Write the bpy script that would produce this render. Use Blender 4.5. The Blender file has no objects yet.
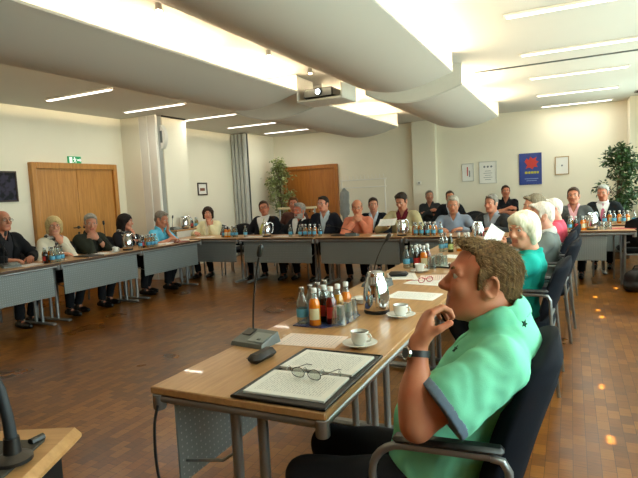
import bpy, math, random
import numpy as np
from mathutils import Vector, Matrix
random.seed(7)
C = bpy.context.scene.collection
PI = math.pi

# ------------------------------------------------------------------ materials
def srgb(h):
    h = h.lstrip('#')
    v = [int(h[i:i+2], 16)/255 for i in (0, 2, 4)]
    return tuple((c/12.92 if c <= .04045 else ((c+.055)/1.055)**2.4) for c in v) + (1,)

class NT:
    def __init__(s, name):
        s.m = bpy.data.materials.new(name); s.m.use_nodes = True
        s.t = s.m.node_tree; s.n = s.t.nodes; s.l = s.t.links
        s.b = s.n['Principled BSDF']; s.out = s.n['Material Output']
    def new(s, typ, **kw):
        n = s.n.new(typ)
        for k, v in kw.items():
            if k in n.inputs: n.inputs[k].default_value = v
            else: setattr(n, k, v)
        return n
    def link(s, a, b): s.l.new(a, b)
    def coord(s, scale=(1, 1, 1), rot=(0, 0, 0), kind='Object'):
        tc = s.new('ShaderNodeTexCoord'); mp = s.new('ShaderNodeMapping')
        mp.inputs['Scale'].default_value = scale; mp.inputs['Rotation'].default_value = rot
        s.link(tc.outputs[kind], mp.inputs['Vector']); return mp.outputs['Vector']
    def ramp(s, fac, stops):
        r = s.new('ShaderNodeValToRGB'); e = r.color_ramp.elements
        while len(e) > len(stops): e.remove(e[-1])
        while len(e) < len(stops): e.new(.5)
        for i, (p, c) in enumerate(stops): e[i].position = p; e[i].color = c
        s.link(fac, r.inputs['Fac']); return r.outputs['Color']
    def noise(s, vec, scale, detail=3):
        n = s.new('ShaderNodeTexNoise'); n.inputs['Scale'].default_value = scale; n.inputs['Detail'].default_value = detail
        s.link(vec, n.inputs['Vector']); return n.outputs['Fac']
    def bump(s, fac, strength=.3, dist=.002):
        b = s.new('ShaderNodeBump'); b.inputs['Strength'].default_value = strength; b.inputs['Distance'].default_value = dist
        s.link(fac, b.inputs['Height']); s.link(b.outputs['Normal'], s.b.inputs['Normal'])

def shade(c, k): return (c[0]*k, c[1]*k, c[2]*k, 1)

def mat(name, col, rough=.6, metal=0, var=.12, nscale=6, bump=0, spec=.5, trans=0, coat=0, sheen=0, emis=None, estr=0):
    """plain procedural material: base colour with a soft noise variation"""
    if isinstance(col, str): col = srgb(col)
    t = NT(name); b = t.b
    b.inputs['Roughness'].default_value = rough; b.inputs['Metallic'].default_value = metal
    b.inputs['Specular IOR Level'].default_value = spec
    b.inputs['Transmission Weight'].default_value = trans
    b.inputs['Coat Weight'].default_value = coat
    if sheen: b.inputs['Sheen Weight'].default_value = sheen
    v = t.coord()
    f = t.noise(v, nscale)
    t.link(t.ramp(f, [(.3, shade(col, 1-var)), (.7, shade(col, 1+var*.6))]), b.inputs['Base Color'])
    if bump:
        t.bump(t.noise(v, nscale*14, 2), bump, .002)
    if emis:
        b.inputs['Emission Color'].default_value = emis if not isinstance(emis, str) else srgb(emis)
        b.inputs['Emission Strength'].default_value = estr
    return t.m

def fabric(name, col, scale=450, rough=.9, var=.15):
    if isinstance(col, str): col = srgb(col)
    t = NT(name); b = t.b; b.inputs['Roughness'].default_value = rough; b.inputs['Specular IOR Level'].default_value = .2
    v = t.coord()
    t.link(t.ramp(t.noise(v, 9, 4), [(.3, shade(col, 1-var)), (.72, shade(col, 1+var*.7))]), b.inputs['Base Color'])
    t.bump(t.noise(v, scale, 2), .35, .001)
    return t.m

def wood(name, c1, c2, scale=(1, 14, 14), rough=.35, rot=(0, 0, 0), coat=0):
    t = NT(name); b = t.b; b.inputs['Roughness'].default_value = rough; b.inputs['Coat Weight'].default_value = coat
    v = t.coord(scale, rot)
    f = t.noise(v, 3.0, 6)
    w = t.new('ShaderNodeTexNoise'); w.inputs['Scale'].default_value = 14; t.link(v, w.inputs['Vector'])
    mx = t.new('ShaderNodeMath', operation='MULTIPLY_ADD'); mx.inputs[1].default_value = .35
    t.link(w.outputs['Fac'], mx.inputs[0]); t.link(f, mx.inputs[2])
    t.link(t.ramp(mx.outputs[0], [(.4, srgb(c1)), (.9, srgb(c2))]), b.inputs['Base Color'])
    return t.m

def checker(name, c1, c2, scale, rough=.85):
    t = NT(name); t.b.inputs['Roughness'].default_value = rough
    v = t.coord()
    f = t.noise(v, scale, 2)
    t.link(t.ramp(f, [(.44, srgb(c1)), (.54, srgb(c2))]), t.b.inputs['Base Color'])
    return t.m

def emitmat(name, col, s):
    t = NT(name); e = t.new('ShaderNodeEmission'); e.inputs['Color'].default_value = col; e.inputs['Strength'].default_value = s
    t.link(e.outputs[0], t.out.inputs['Surface']); return t.m

def hairmat(name, c1, c2):
    t = NT(name); t.b.inputs['Roughness'].default_value = .75; t.b.inputs['Specular IOR Level'].default_value = .2
    v = t.coord((90, 90, 12))
    f = t.noise(v, 1.6, 4)
    t.link(t.ramp(f, [(.3, srgb(c1)), (.68, srgb(c2))]), t.b.inputs['Base Color'])
    t.bump(f, .45, .003); return t.m

def skinmat(name, col):
    c = srgb(col); t = NT(name); b = t.b; b.inputs['Roughness'].default_value = .5
    b.inputs['Specular IOR Level'].default_value = .35
    v = t.coord()
    red = (min(1, c[0]*1.02), c[1]*.72, c[2]*.66, 1)
    t.link(t.ramp(t.noise(v, 16, 3), [(.35, c), (.75, red)]), b.inputs['Base Color'])
    t.bump(t.noise(v, 260, 2), .12, .001); return t.m

def papermat(name, col='#f2efe6', ink=.42, rows=110, margin=True):
    """paper printed with broken lines of small type"""
    t = NT(name); b = t.b; b.inputs['Roughness'].default_value = .8
    c = srgb(col)
    v = t.coord()
    sx = t.new('ShaderNodeSeparateXYZ'); t.link(v, sx.inputs[0])
    def M(op, a, bb=None, cc=None):
        n = t.new('ShaderNodeMath', operation=op)
        for i, x in enumerate((a, bb, cc)):
            if x is None: continue
            if isinstance(x, (int, float)): n.inputs[i].default_value = x
            else: t.link(x, n.inputs[i])
        return n.outputs[0]
    X, Y = sx.outputs[0], sx.outputs[1]
    line = M('GREATER_THAN', M('FRACT', M('MULTIPLY', Y, rows)), .55)
    nz = t.new('ShaderNodeTexNoise'); nz.inputs['Scale'].default_value = 1; nz.inputs['Detail'].default_value = 1
    mp = t.new('ShaderNodeMapping'); mp.inputs['Scale'].default_value = (190, rows, 1); t.link(v, mp.inputs['Vector'])
    t.link(mp.outputs[0], nz.inputs['Vector'])
    words = M('GREATER_THAN', nz.outputs['Fac'], .45)
    inside = M('MULTIPLY', M('LESS_THAN', M('ABSOLUTE', X), .082), M('LESS_THAN', M('ABSOLUTE', Y), .12))
    fac = M('MULTIPLY', M('MULTIPLY', line, words), M('MULTIPLY', inside, ink))
    mx = t.new('ShaderNodeMix', data_type='RGBA'); t.link(fac, mx.inputs[0])
    mx.inputs[6].default_value = c; mx.inputs[7].default_value = (.12, .12, .14, 1)
    t.link(mx.outputs[2], b.inputs['Base Color']); return t.m

# ------------------------------------------------------------------ mesh builder
class MB:
    def __init__(s): s.v = []; s.f = []; s.mi = []
    def add(s, vs, fs, m=0):
        o = len(s.v); s.v += [tuple(v) for v in vs]
        for f in fs: s.f.append(tuple(i+o for i in f)); s.mi.append(m)
        return s
    def box(s, c, size, bev=0, rot=None, m=0):
        hx, hy, hz = [d/2 for d in size]
        b = min(bev, hx*.95, hy*.95, hz*.95)
        R = rot if rot is not None else Matrix.Identity(3)
        c = Vector(c); P = []
        if b <= 0:
            for i in range(8):
                P.append(Vector(((1 if i & 1 else -1)*hx, (1 if i & 2 else -1)*hy, (1 if i & 4 else -1)*hz)))
            F = [(0, 2, 3, 1), (4, 5, 7, 6), (0, 1, 5, 4), (2, 6, 7, 3), (0, 4, 6, 2), (1, 3, 7, 5)]
            return s.add([R@p+c for p in P], F, m)
        idx = {}
        for i in range(8):
            sx, sy, sz = (1 if i & 1 else -1), (1 if i & 2 else -1), (1 if i & 4 else -1)
            for a in range(3):
                q = [hx-b, hy-b, hz-b]; q[a] += b
                idx[(i, a)] = len(P); P.append(Vector((sx*q[0], sy*q[1], sz*q[2])))
        F = []
        def orient(f):
            n = (P[f[1]]-P[f[0]]).cross(P[f[2]]-P[f[0]]); ctr = sum((P[k] for k in f), Vector())/len(f)
            return f if n.dot(ctr) > 0 else tuple(reversed(f))
        for a in range(3):
            b1, b2 = [(1, 2), (0, 2), (0, 1)][a]
            for sgn in (0, 1):
                k = [i for i in range(8) if ((i >> a) & 1) == sgn]
                k = [k[0], k[1], k[3], k[2]]
                F.append(orient(tuple(idx[(i, a)] for i in k)))
        for a in range(3):
            o = [x for x in range(3) if x != a]
            for i in range(8):
                if not (i >> a) & 1:
                    j = i | (1 << a)
                    F.append(orient((idx[(i, o[0])], idx[(j, o[0])], idx[(j, o[1])], idx[(i, o[1])])))
        for i in range(8): F.append(orient((idx[(i, 0)], idx[(i, 1)], idx[(i, 2)])))
        return s.add([R@p+c for p in P], F, m)
    def tube(s, pts, r, n=10, m=0, closed=False, caps=True):
        pts = [Vector(p) for p in pts]; N = len(pts)
        rr = r if isinstance(r, (list, tuple)) else [r]*N
        T = []
        for i in range(N):
            a = pts[(i-1) % N] if (closed or i > 0) else pts[i]
            b = pts[(i+1) % N] if (closed or i < N-1) else pts[i]
            T.append((b-a).normalized())
        u = T[0].orthogonal().normalized(); V = []
        for i in range(N):
            u = (u - T[i]*u.dot(T[i])).normalized(); w = T[i].cross(u)
            for k in range(n):
                a = 2*PI*k/n; V.append(pts[i] + (u*math.cos(a) + w*math.sin(a))*rr[i])
        F = []
        for i in range(N if closed else N-1):
            j = (i+1) % N
            for k in range(n): F.append((i*n+k, i*n+(k+1) % n, j*n+(k+1) % n, j*n+k))
        if caps and not closed:
            F.append(tuple(reversed(range(n)))); F.append(tuple((N-1)*n+k for k in range(n)))
        return s.add(V, F, m)
    def lathe(s, prof, c=(0, 0, 0), n=20, m=0, rot=None):
        R = rot if rot is not None else Matrix.Identity(3); c = Vector(c); V = []
        for (r, z) in prof:
            for k in range(n): V.append(R@Vector((max(r, 1e-4)*math.cos(2*PI*k/n), max(r, 1e-4)*math.sin(2*PI*k/n), z))+c)
        F = []
        for i in range(len(prof)-1):
            for k in range(n): F.append((i*n+k, i*n+(k+1) % n, (i+1)*n+(k+1) % n, (i+1)*n+k))
        return s.add(V, F, m)
    def prism(s, poly, z0, z1, M=None, m=0):
        n = len(poly); V = [Vector((x, y, z0)) for x, y in poly]+[Vector((x, y, z1)) for x, y in poly]
        if M is not None: V = [M@v for v in V]
        F = [tuple(reversed(range(n))), tuple(range(n, 2*n))]+[(i, (i+1) % n, (i+1) % n+n, i+n) for i in range(n)]
        return s.add(V, F, m)
    def build(s, name, mats, parent=None, loc=(0, 0, 0), rz=0, ang=38):
        me = bpy.data.meshes.new(name); me.from_pydata(s.v, [], s.f)
        ms = mats if isinstance(mats, (list, tuple)) else [mats]
        for x in ms: me.materials.append(x)
        if len(ms) > 1: me.polygons.foreach_set('material_index', s.mi)
        me.polygons.foreach_set('use_smooth', [True]*len(me.polygons))
        me.update(); me.set_sharp_from_angle(angle=math.radians(ang))
        o = bpy.data.objects.new(name, me); C.objects.link(o); o.parent = parent
        o.location = loc; o.rotation_euler = (0, 0, rz)
        return o

def tag(o, label=None, cat=None, group=None, kind=None):
    if label: o['label'] = label
    if cat: o['category'] = cat
    if group: o['group'] = group
    if kind: o['kind'] = kind
    return o
def thing(name, label, cat, loc=(0, 0, 0), rz=0, group=None):
    o = bpy.data.objects.new(name, None); C.objects.link(o); o.empty_display_size = .05
    o.location = loc; o.rotation_euler = (0, 0, rz); return tag(o, label, cat, group)
def structure(name, mb, m, label=None):
    o = mb.build(name, m); return tag(o, label, None, None, 'structure')
def dup(root, loc, rz, label, group=None):
    r = root.copy(); C.objects.link(r); r.location = loc; r.rotation_euler = (0, 0, rz); tag(r, label, None, group)
    for ch in root.children:
        c = ch.copy(); C.objects.link(c); c.parent = r
        for g in ch.children:
            d = g.copy(); C.objects.link(d); d.parent = c
    return r

def arc(c, r, a0, a1, n, plane='yz', off=0):
    o = []
    for i in range(n+1):
        a = math.radians(a0+(a1-a0)*i/n); p, q = r*math.cos(a), r*math.sin(a)
        o.append({'yz': (c[0], c[1]+p, c[2]+q), 'xz': (c[0]+p, c[1], c[2]+q), 'xy': (c[0]+p, c[1]+q, c[2])}[plane])
    return o

# ------------------------------------------------------------------ signed distance bodies
def snet(D, org, h):
    n = D.shape; S = D < 0; cs = (n[0]-1, n[1]-1, n[2]-1)
    ids, pos, quads = [], [], []
    for ax in range(3):
        sl0 = [slice(None)]*3; sl1 = [slice(None)]*3; sl0[ax] = slice(0, -1); sl1[ax] = slice(1, None)
        a, b = D[tuple(sl0)], D[tuple(sl1)]
        cr = np.argwhere(S[tuple(sl0)] != S[tuple(sl1)])
        if len(cr) == 0: continue
        va = a[tuple(cr.T)]; vb = b[tuple(cr.T)]; t = va/(va-vb)
        p = cr.astype(np.float32); p[:, ax] += t
        B, Cc = (ax+1) % 3, (ax+2) % 3; cell = []; ok = np.ones(len(cr), bool)
        for (ob, oc) in ((-1, -1), (0, -1), (0, 0), (-1, 0)):
            q = cr.copy(); q[:, B] += ob; q[:, Cc] += oc
            v = (q >= 0).all(1) & (q < np.array(cs)).all(1); ok &= v
            lin = (q[:, 0]*cs[1]+q[:, 1])*cs[2]+q[:, 2]
            cell.append(lin); ids.append(lin[v]); pos.append(p[v])
        qd = np.stack(cell, 1); neg = va >= 0; qd[neg] = qd[neg][:, ::-1]; quads.append(qd[ok])
    ids = np.concatenate(ids); pos = np.concatenate(pos); quads = np.concatenate(quads)
    u, inv = np.unique(ids, return_inverse=True); cnt = np.bincount(inv)
    V = np.stack([np.bincount(inv, pos[:, k])/cnt for k in range(3)], 1)
    return V*h+np.array(org), np.searchsorted(u, quads)

class SDF:
    def __init__(s): s.ops = []; s.disp = None
    def cap(s, a, b, ra, rb=None, k=.02, op='u', clip=False):
        a = np.array(a, float); b = np.array(b, float); rb = ra if rb is None else rb
        ab = b-a; L2 = ab.dot(ab)+1e-12; dr = ab/math.sqrt(L2)
        def fn(X, Y, Z):
            px, py, pz = X-a[0], Y-a[1], Z-a[2]
            t = np.clip((px*ab[0]+py*ab[1]+pz*ab[2])/L2, 0, 1)
            d = np.sqrt((px-t*ab[0])**2+(py-t*ab[1])**2+(pz-t*ab[2])**2)-(ra+(rb-ra)*t)
            if clip: d = np.maximum(d, (px*dr[0]+py*dr[1]+pz*dr[2])-math.sqrt(L2))
            return d
        R = max(ra, rb); s.ops.append((op, fn, np.minimum(a, b)-R, np.maximum(a, b)+R, k)); return s
    def ell(s, c, r, M=None, k=.02, op='u'):
        c = np.array(c, float); r = np.array(r, float); M = np.eye(3) if M is None else np.array(M)
        def fn(X, Y, Z):
            P = [X-c[0], Y-c[1], Z-c[2]]
            L = [M[0, i]*P[0]+M[1, i]*P[1]+M[2, i]*P[2] for i in range(3)]
            k0 = np.sqrt(sum((L[i]/r[i])**2 for i in range(3))); k1 = np.sqrt(sum((L[i]/r[i]**2)**2 for i in range(3)))+1e-9
            return k0*(k0-1)/k1
        R = np.abs(M)@r; s.ops.append((op, fn, c-R, c+R, k)); return s
    def tor(s, c, R, r, M, k=.01, squash=1.0, op='u'):
        c = np.array(c, float); M = np.array(M)
        def fn(X, Y, Z):
            P = [X-c[0], Y-c[1], Z-c[2]]
            L = [M[0, i]*P[0]+M[1, i]*P[1]+M[2, i]*P[2] for i in range(3)]
            q = np.sqrt(L[0]**2+L[1]**2)-R
            return np.sqrt(q*q+(L[2]*squash)**2)-r
        B = R+r; s.ops.append((op, fn, c-B, c+B, k)); return s
    def half(s, n, c, k=.004):
        """keep the side where n.p > c"""
        n = np.array(n, float); s.ops.append(('i', lambda X, Y, Z: c-(X*n[0]+Y*n[1]+Z*n[2]), None, None, k)); return s
    def fn(s, f, lo, hi, op, k): s.ops.append((op, f, np.array(lo), np.array(hi), k)); return s
    def mesh(s, h):
        lo = np.min([o[2] for o in s.ops if o[0] == 'u'], 0)-3*h-.012; hi = np.max([o[3] for o in s.ops if o[0] == 'u'], 0)+3*h+.012
        n = np.ceil((hi-lo)/h).astype(int)+1
        ax = [(lo[i]+h*np.arange(n[i])).astype(np.float32) for i in range(3)]
        D = np.full(n, .2, np.float32)
        for op, f, a, b, k in s.ops:
            if a is None: i0, i1 = np.zeros(3, int), n
            else:
                m = k+.05
                i0 = np.clip(np.floor((a-m-lo)/h).astype(int), 0, n); i1 = np.clip(np.ceil((b+m-lo)/h).astype(int)+1, 0, n)
            if (i1 <= i0).any(): continue
            sub = tuple(slice(i0[i], i1[i]) for i in range(3))
            d = f(ax[0][sub[0]][:, None, None], ax[1][sub[1]][None, :, None], ax[2][sub[2]][None, None, :]).astype(np.float32)
            e = D[sub]
            if op == 'u':
                hh = np.maximum(k-np.abs(e-d), 0)/k; D[sub] = np.minimum(e, d)-hh*hh*k*.25
            else:
                g = -d if op == 's' else d
                hh = np.maximum(k-np.abs(e-g), 0)/k; D[sub] = np.maximum(e, g)+hh*hh*k*.25
        if s.disp is not None:
            D += s.disp(ax[0][:, None, None], ax[1][None, :, None], ax[2][None, None, :])
        return snet(D, lo, h)
    def build(s, name, mats, h, org, parent=None, assign=None):
        V, Q = s.mesh(h)
        me = bpy.data.meshes.new(name); V = V-np.array(org)
        me.vertices.add(len(V)); me.vertices.foreach_set('co', V.astype(np.float32).ravel())
        me.loops.add(len(Q)*4); me.loops.foreach_set('vertex_index', Q.astype(np.int32).ravel())
        me.polygons.add(len(Q)); me.polygons.foreach_set('loop_start', np.arange(len(Q), dtype=np.int32)*4)
        me.polygons.foreach_set('loop_total', np.full(len(Q), 4, np.int32))
        ms = mats if isinstance(mats, (list, tuple)) else [mats]
        for x in ms: me.materials.append(x)
        me.update(calc_edges=True)
        if assign is not None:
            me.polygons.foreach_set('material_index', assign(V[Q].mean(1)+np.array(org)).astype(np.int32))
        me.polygons.foreach_set('use_smooth', np.ones(len(Q), bool)); me.validate()
        o = bpy.data.objects.new(name, me); C.objects.link(o); o.parent = parent
        if parent is None: o.location = org
        return o
# ------------------------------------------------------------------ people
def V3(*a): return np.array(a, float)
def unit(v): v = np.array(v, float); return v/np.linalg.norm(v)
UP = V3(0, 0, 1)
def wrinkle(amp, f=38, ph=0.):
    def g(X, Y, Z):
        return amp*(np.sin(f*(X*.8+Y*.5+Z*.5)+ph+2.1*np.sin(f*.45*(Y-Z+X*.4)))*np.sin(f*.5*(Z-.6*X)+1.3*ph+1.7*np.sin(f*.4*(X+Y))))
    return g

def hand(S, wrist, fd, pn, side, curl=.4, k=.006, sc=1.0, spread=0.0, thumb=.3):
    """palm, four unequal fingers in three bones, thumb from the side of the palm; fd finger direction, pn the way the palm faces"""
    f = unit(fd); n = unit(np.array(pn)-f*np.dot(pn, f)); t = np.cross(f, n)*side   # t points to the thumb side
    w = np.array(wrist, float)
    M = np.stack([t, f, n], 1)
    S.ell(w+f*.048*sc, V3(.043, .056, .017)*sc, M, k=.02)
    S.ell(w+f*.03*sc+t*.02*sc+n*.006, V3(.022, .036, .019)*sc, M, k=.015)
    for off, ln, r in ((.031, .076, .0088), (.0105, .085, .009), (-.0105, .079, .0086), (-.031, .062, .0076)):
        p = w+f*.088*sc+t*off*sc; d = unit(f+t*off*spread*10)
        a = 0
        for q, (part, da) in enumerate(((.46, curl*.8), (.30, curl*1.1), (.24, curl*.8))):
            a += da
            dd = d*math.cos(a)+n*math.sin(a)
            e = p+dd*ln*part*sc
            S.cap(p, e, r*(1-.07*q)*sc, r*(1-.07*(q+1))*sc, k=k*(1.4 if q == 0 else 1)); p = e
    p = w+f*.022*sc+t*.032*sc+n*.006
    e = p+unit(f*.7+t*.7+n*thumb)*.04*sc; S.cap(p, e, .0125*sc, .0105*sc, k=.012)
    g = e+unit(f*.9+t*.28+n*(thumb+.25))*.034*sc; S.cap(e, g, .0105*sc, .0088*sc, k=k)
    return S

def ik(sh, wr, hint, l1, l2):
    d = wr-sh; L = np.linalg.norm(d)
    if L > (l1+l2)*.995: l1 *= L/((l1+l2)*.995); l2 = (L/.995)-l1
    u = d/L; a = (l1*l1-l2*l2+L*L)/(2*L); h = math.sqrt(max(l1*l1-a*a, 0))
    hv = np.array(hint, float); hv = unit(hv-u*hv.dot(u)); return sh+u*a+hv*h

MATS = {}
def fab(col, kind='fabric'):
    if kind in ('skin', 'hair'): return MATS[(kind, col)]
    key = (kind, col)
    if key not in MATS: MATS[key] = fabric('cloth '+col, col) if kind == 'fabric' else mat('leather '+col, col, rough=.35)
    return MATS[key]
def skin(col):
    if ('skin', col) not in MATS: MATS[('skin', col)] = skinmat('skin '+col, col)
    return MATS[('skin', col)]
def hairm(c1, c2):
    if ('hair', c1+c2) not in MATS: MATS[('hair', c1+c2)] = hairmat('hair '+c1, c1, c2)
    return MATS[('hair', c1+c2)]
M_LIP = {}
def lipm(col):
    if col not in M_LIP:
        c = srgb(col); M_LIP[col] = mat('lips '+col, (c[0]*.75, c[1]*.45, c[2]*.45, 1), rough=.4, var=.05)
    return M_LIP[col]
M_EYEW = mat('eye white', '#d8d2c8', rough=.2, var=.02)
M_IRIS = mat('iris', '#2a2018', rough=.15, var=.02)
M_TROUSER = fabric('dark trousers', '#15161a', var=.2)
M_SHOE = mat('shoe leather', '#0d0c0c', rough=.3)
M_WIRE = mat('spectacle wire', '#2c2a2a', rough=.3, metal=.7)

def person(label, head, facing, hy, hp=0, hr=0, hipback=.10, hipside=0., seat=.46, skin_c='#c89070', hair=('short', '#6a5a48', '#8a7a64'),
           top=None, arms=('table', 'table'), girth=1., sc=1., res=.008, glasses=False, trousers=None, smile=0, leg=True, sw=.17, group=None, nk=.152, fat=1., hunch=0., slv=0., brow=True, finger=None, beard=None, extra=None, crossed=0.):
    fa = math.radians(facing); f = V3(math.cos(fa), math.sin(fa), 0); r = V3(math.sin(fa), -math.cos(fa), 0)
    H = np.array(head, float); floor = V3(H[0], H[1], 0)-f*hipback-r*hipside
    org = floor.copy()
    hip = floor+UP*(seat+.10)
    def L(x, y, z): return floor+r*x+f*y+UP*z
    # head frame
    ha = math.radians(hy); hf0 = V3(math.cos(ha), math.sin(ha), 0); hr0 = V3(math.sin(ha), -math.cos(ha), 0)
    p = math.radians(hp); hf = hf0*math.cos(p)-UP*math.sin(p); hu = UP*math.cos(p)+hf0*math.sin(p)
    q = math.radians(hr); hrt = hr0*math.cos(q)-hu*math.sin(q); hu = hu*math.cos(q)+hr0*math.sin(q)
    HM = np.stack([hrt, hf, hu], 1)
    def h(x, y, z): return H+(hrt*x+hf*y+hu*z)*sc
    NB = H-UP*nk*sc-f*.045*sc-hf0*.01
    SC = NB-UP*.050*sc
    sp = unit(SC-hip); tf = unit(np.cross(UP, r)*-1); tf = unit(f-sp*f.dot(sp)); TM = np.stack([r, tf, sp], 1)
    T = np.linalg.norm(SC-hip)
    chest = hip+sp*T*.68+tf*.012; belly = hip+sp*T*.30+tf*.03*girth
    sh = {1: SC+r*sw*sc-UP*.02, -1: SC-r*sw*sc-UP*.02}
    # ---- arms
    J = {}
    for s, a in ((1, arms[0]), (-1, arms[1])):
        l1, l2 = .285*sc, .25*sc
        d = dict(curl=.45, thumb=.3)
        el = None
        if isinstance(a, dict): d.update(a); a = None
        if a == 'table': d.update(w=L(s*.13, hipback+.24, .785), fd=f*.8-r*s*.6, pn=-UP, hint=r*s*.8-f*.3-UP*.5)
        elif a == 'fold': d.update(w=L(s*.10, hipback+.20, .79+.02*(s > 0)), fd=-r*s+f*.25, pn=-UP, hint=r*s-UP*.4-f*.2, curl=.5)
        elif a == 'lap': d.update(w=L(s*.11, hipback+.14, seat+.20), fd=f*.8-r*s*.5, pn=-UP, hint=r*s-f*.5-UP*.3)
        elif a == 'chin': d.update(w=h(s*.045, .115, -.21), fd=hu*.9-hrt*s*.35-hf*.15, pn=-hf-hrt*s*.2, hint=r*s*.5+f*.3-UP, curl=1.0)
        elif a == 'face': d.update(w=h(s*.06, .115, -.17), fd=hu*1-hrt*s*.25, pn=-hf-hrt*s*.3, hint=r*s*.5+f*.4-UP, curl=.35)
        elif a == 'clasp': d.update(w=h(s*.055, .12, -.19), fd=hu*.75-hrt*s*.75, pn=-hf-hrt*s*.8, hint=r*s*.9+f*.2-UP, curl=.9)
        elif a == 'hold': d.update(w=L(s*.14, hipback+.2, .86), fd=f*.5-r*s*.3+UP*.5, pn=-r*s-UP*.3, hint=r*s-f*.3-UP*.6, curl=.7)
        elif a == 'cross': d.update(w=L(-s*.06, hipback+.17, seat+.40+.03*s), fd=-r*s, pn=-f*.6-UP*.5, hint=r*s*.8-UP*.6+f*.1, curl=.4)
        w = np.array(d['w'], float)
        e = np.array(d['e'], float) if 'e' in d else ik(sh[s], w, d['hint'], l1, l2)
        J[s] = (sh[s], e, w, d)
    # ---- body (one continuous skin surface)
    B = SDF(); k = .02
    B.ell(h(0, -.012, .035), V3(.074, .095, .084)*sc, HM, k=.02)
    B.ell(h(0, .020, -.032), V3(.060*fat, .073, .082)*sc, HM, k=.03)
    if fat > 1: B.ell(h(0, .018, -.085), V3(.062, .055, .034)*sc, HM, k=.04)
    B.ell(h(0, .058, -.092), V3(.030, .028, .024)*sc, HM, k=.03)
    for s in (1, -1):
        B.cap(h(s*.052, .0, -.055), h(s*.022, .062, -.092), .018*sc, .015*sc, k=.03)
        B.ell(h(s*.038, .068, -.022), V3(.022, .018, .02)*sc, HM, k=.025)
        B.ell(h(s*.031, .098, .012), V3(.017, .012, .011)*sc, HM, k=.014, op='s')
    B.cap(h(-.036, .079, .032), h(.036, .079, .032), .011*sc, k=.018)
    B.cap(h(0, .088, .014), h(0, .112, -.024), .0085*sc, .0135*sc, k=.012)
    for s in (1, -1):
        B.ell(h(s*.0115, .1, -.03), V3(.0095, .013, .009)*sc, HM, k=.008)
        B.cap(h(s*.046, .076, .0195), h(s*.018, .0845, .0225), .0068*sc, k=.006); B.cap(h(s*.044, .077, .002), h(s*.02, .083, .001), .0058*sc, k=.006)
        em = HM@np.array([[1, 0, 0], [0, .94, -.34], [0, .34, .94]])
        B.ell(h(s*.078, -.012, -.008), V3(.011, .020, .034)*sc, em, k=.006)
        B.ell(h(s*.086, -.006, -.004), V3(.007, .011, .018)*sc, em, k=.006, op='s')
        B.ell(h(s*.079, .0, -.034), V3(.008, .008, .011)*sc, em, k=.006)
        if res < .005:   # rim of the ear
            for t0 in range(10):
                a0, a1 = [math.radians(-20+25*t0+q) for q in (0, 25)]
                B.cap(h(s*.088, -.012-.017*math.sin(a0), -.004+.029*math.cos(a0)), h(s*.088, -.012-.017*math.sin(a1), -.004+.029*math.cos(a1)), .0045, k=.004)
            B.ell(h(s*.090, -.004, -.006), V3(.008, .008, .016), em, k=.005, op='s')
    B.cap(h(-.02, .083, -.0585), h(.02, .083, -.0585), .0075*sc, k=.008)
    B.cap(h(-.016, .082, -.07), h(.016, .082, -.07), .008*sc, k=.008)
    B.cap(h(-.03, .092, -.0645+.004*smile), h(0, .0965, -.0645), .0022*sc, k=.005, op='s')
    B.cap(h(.03, .092, -.0645+.004*smile), h(0, .0965, -.0645), .0022*sc, k=.005, op='s')
    B.cap(h(0, -.022, -.03), NB-UP*.02, .057*sc*fat, .061*sc*fat, k=.03)
    B.cap(NB-UP*.03, chest, .05, .09, k=.04); B.cap(chest, hip, .10, .11, k=.05)
    B.cap(sh[1], sh[-1], .045, k=.03)
    for s in (1, -1):
        a, e, w, d = J[s]
        B.cap(a, e, .046*sc, .038*sc, k=.02); B.cap(e, w, .040*sc, .026*sc, k=.02)
        m = e+(w-e)*.3; B.ell(m, V3(.044*fat, .044*fat, .08)*sc, np.stack([unit(np.cross(w-e, UP+V3(.01, .02, 0))), unit(np.cross(w-e, np.cross(w-e, UP+V3(.01, .02, 0)))), unit(w-e)], 1), k=.03)
        hand(B, w, d['fd'], d['pn'], s, d['curl'], k=.004 if res < .006 else .006, sc=d.get('hs', sc), thumb=d['thumb'])
    knee, ank = {}, {}
    for s in (1, -1):
        knee[s] = L(s*.10+s*.02+crossed*s*-.06, .43, seat+.07); ank[s] = L(s*.10-crossed*s*.14, .27+.09*(s > 0), .09)
        if leg:
            B.cap(hip+r*s*.09, knee[s], .06, .045, k=.03); B.cap(knee[s], ank[s], .045, .032, k=.02)
            B.cap(ank[s]-UP*.03, ank[s]+f*.15-UP*.055, .03, .022, k=.02)
    lc = skin_c
    def assign(P):
        Lc = (P-H)@HM/sc
        lip = (np.abs(Lc[:, 0]) < .024) & (Lc[:, 2] < -.053) & (Lc[:, 2] > -.077) & (Lc[:, 1] > .082)
        out = lip.astype(int)
        if beard:
            n = Lc[:, 2] < -.035 + .25*np.maximum(0, .05-Lc[:, 1])
            out[(n & ~lip & (Lc[:, 2] > -.13) & (Lc[:, 1] > -.01) & (np.abs(Lc[:, 0]) < .08) & ~((Lc[:, 1] > .085) & (Lc[:, 2] > -.045)))] = 2
        return out
    ms = [skin(skin_c), lipm(skin_c)]
    if beard: ms.append(hairm(*beard))
    body = B.build('person', ms, res, org, assign=assign)
    tag(body, label, 'person', group)
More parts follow.
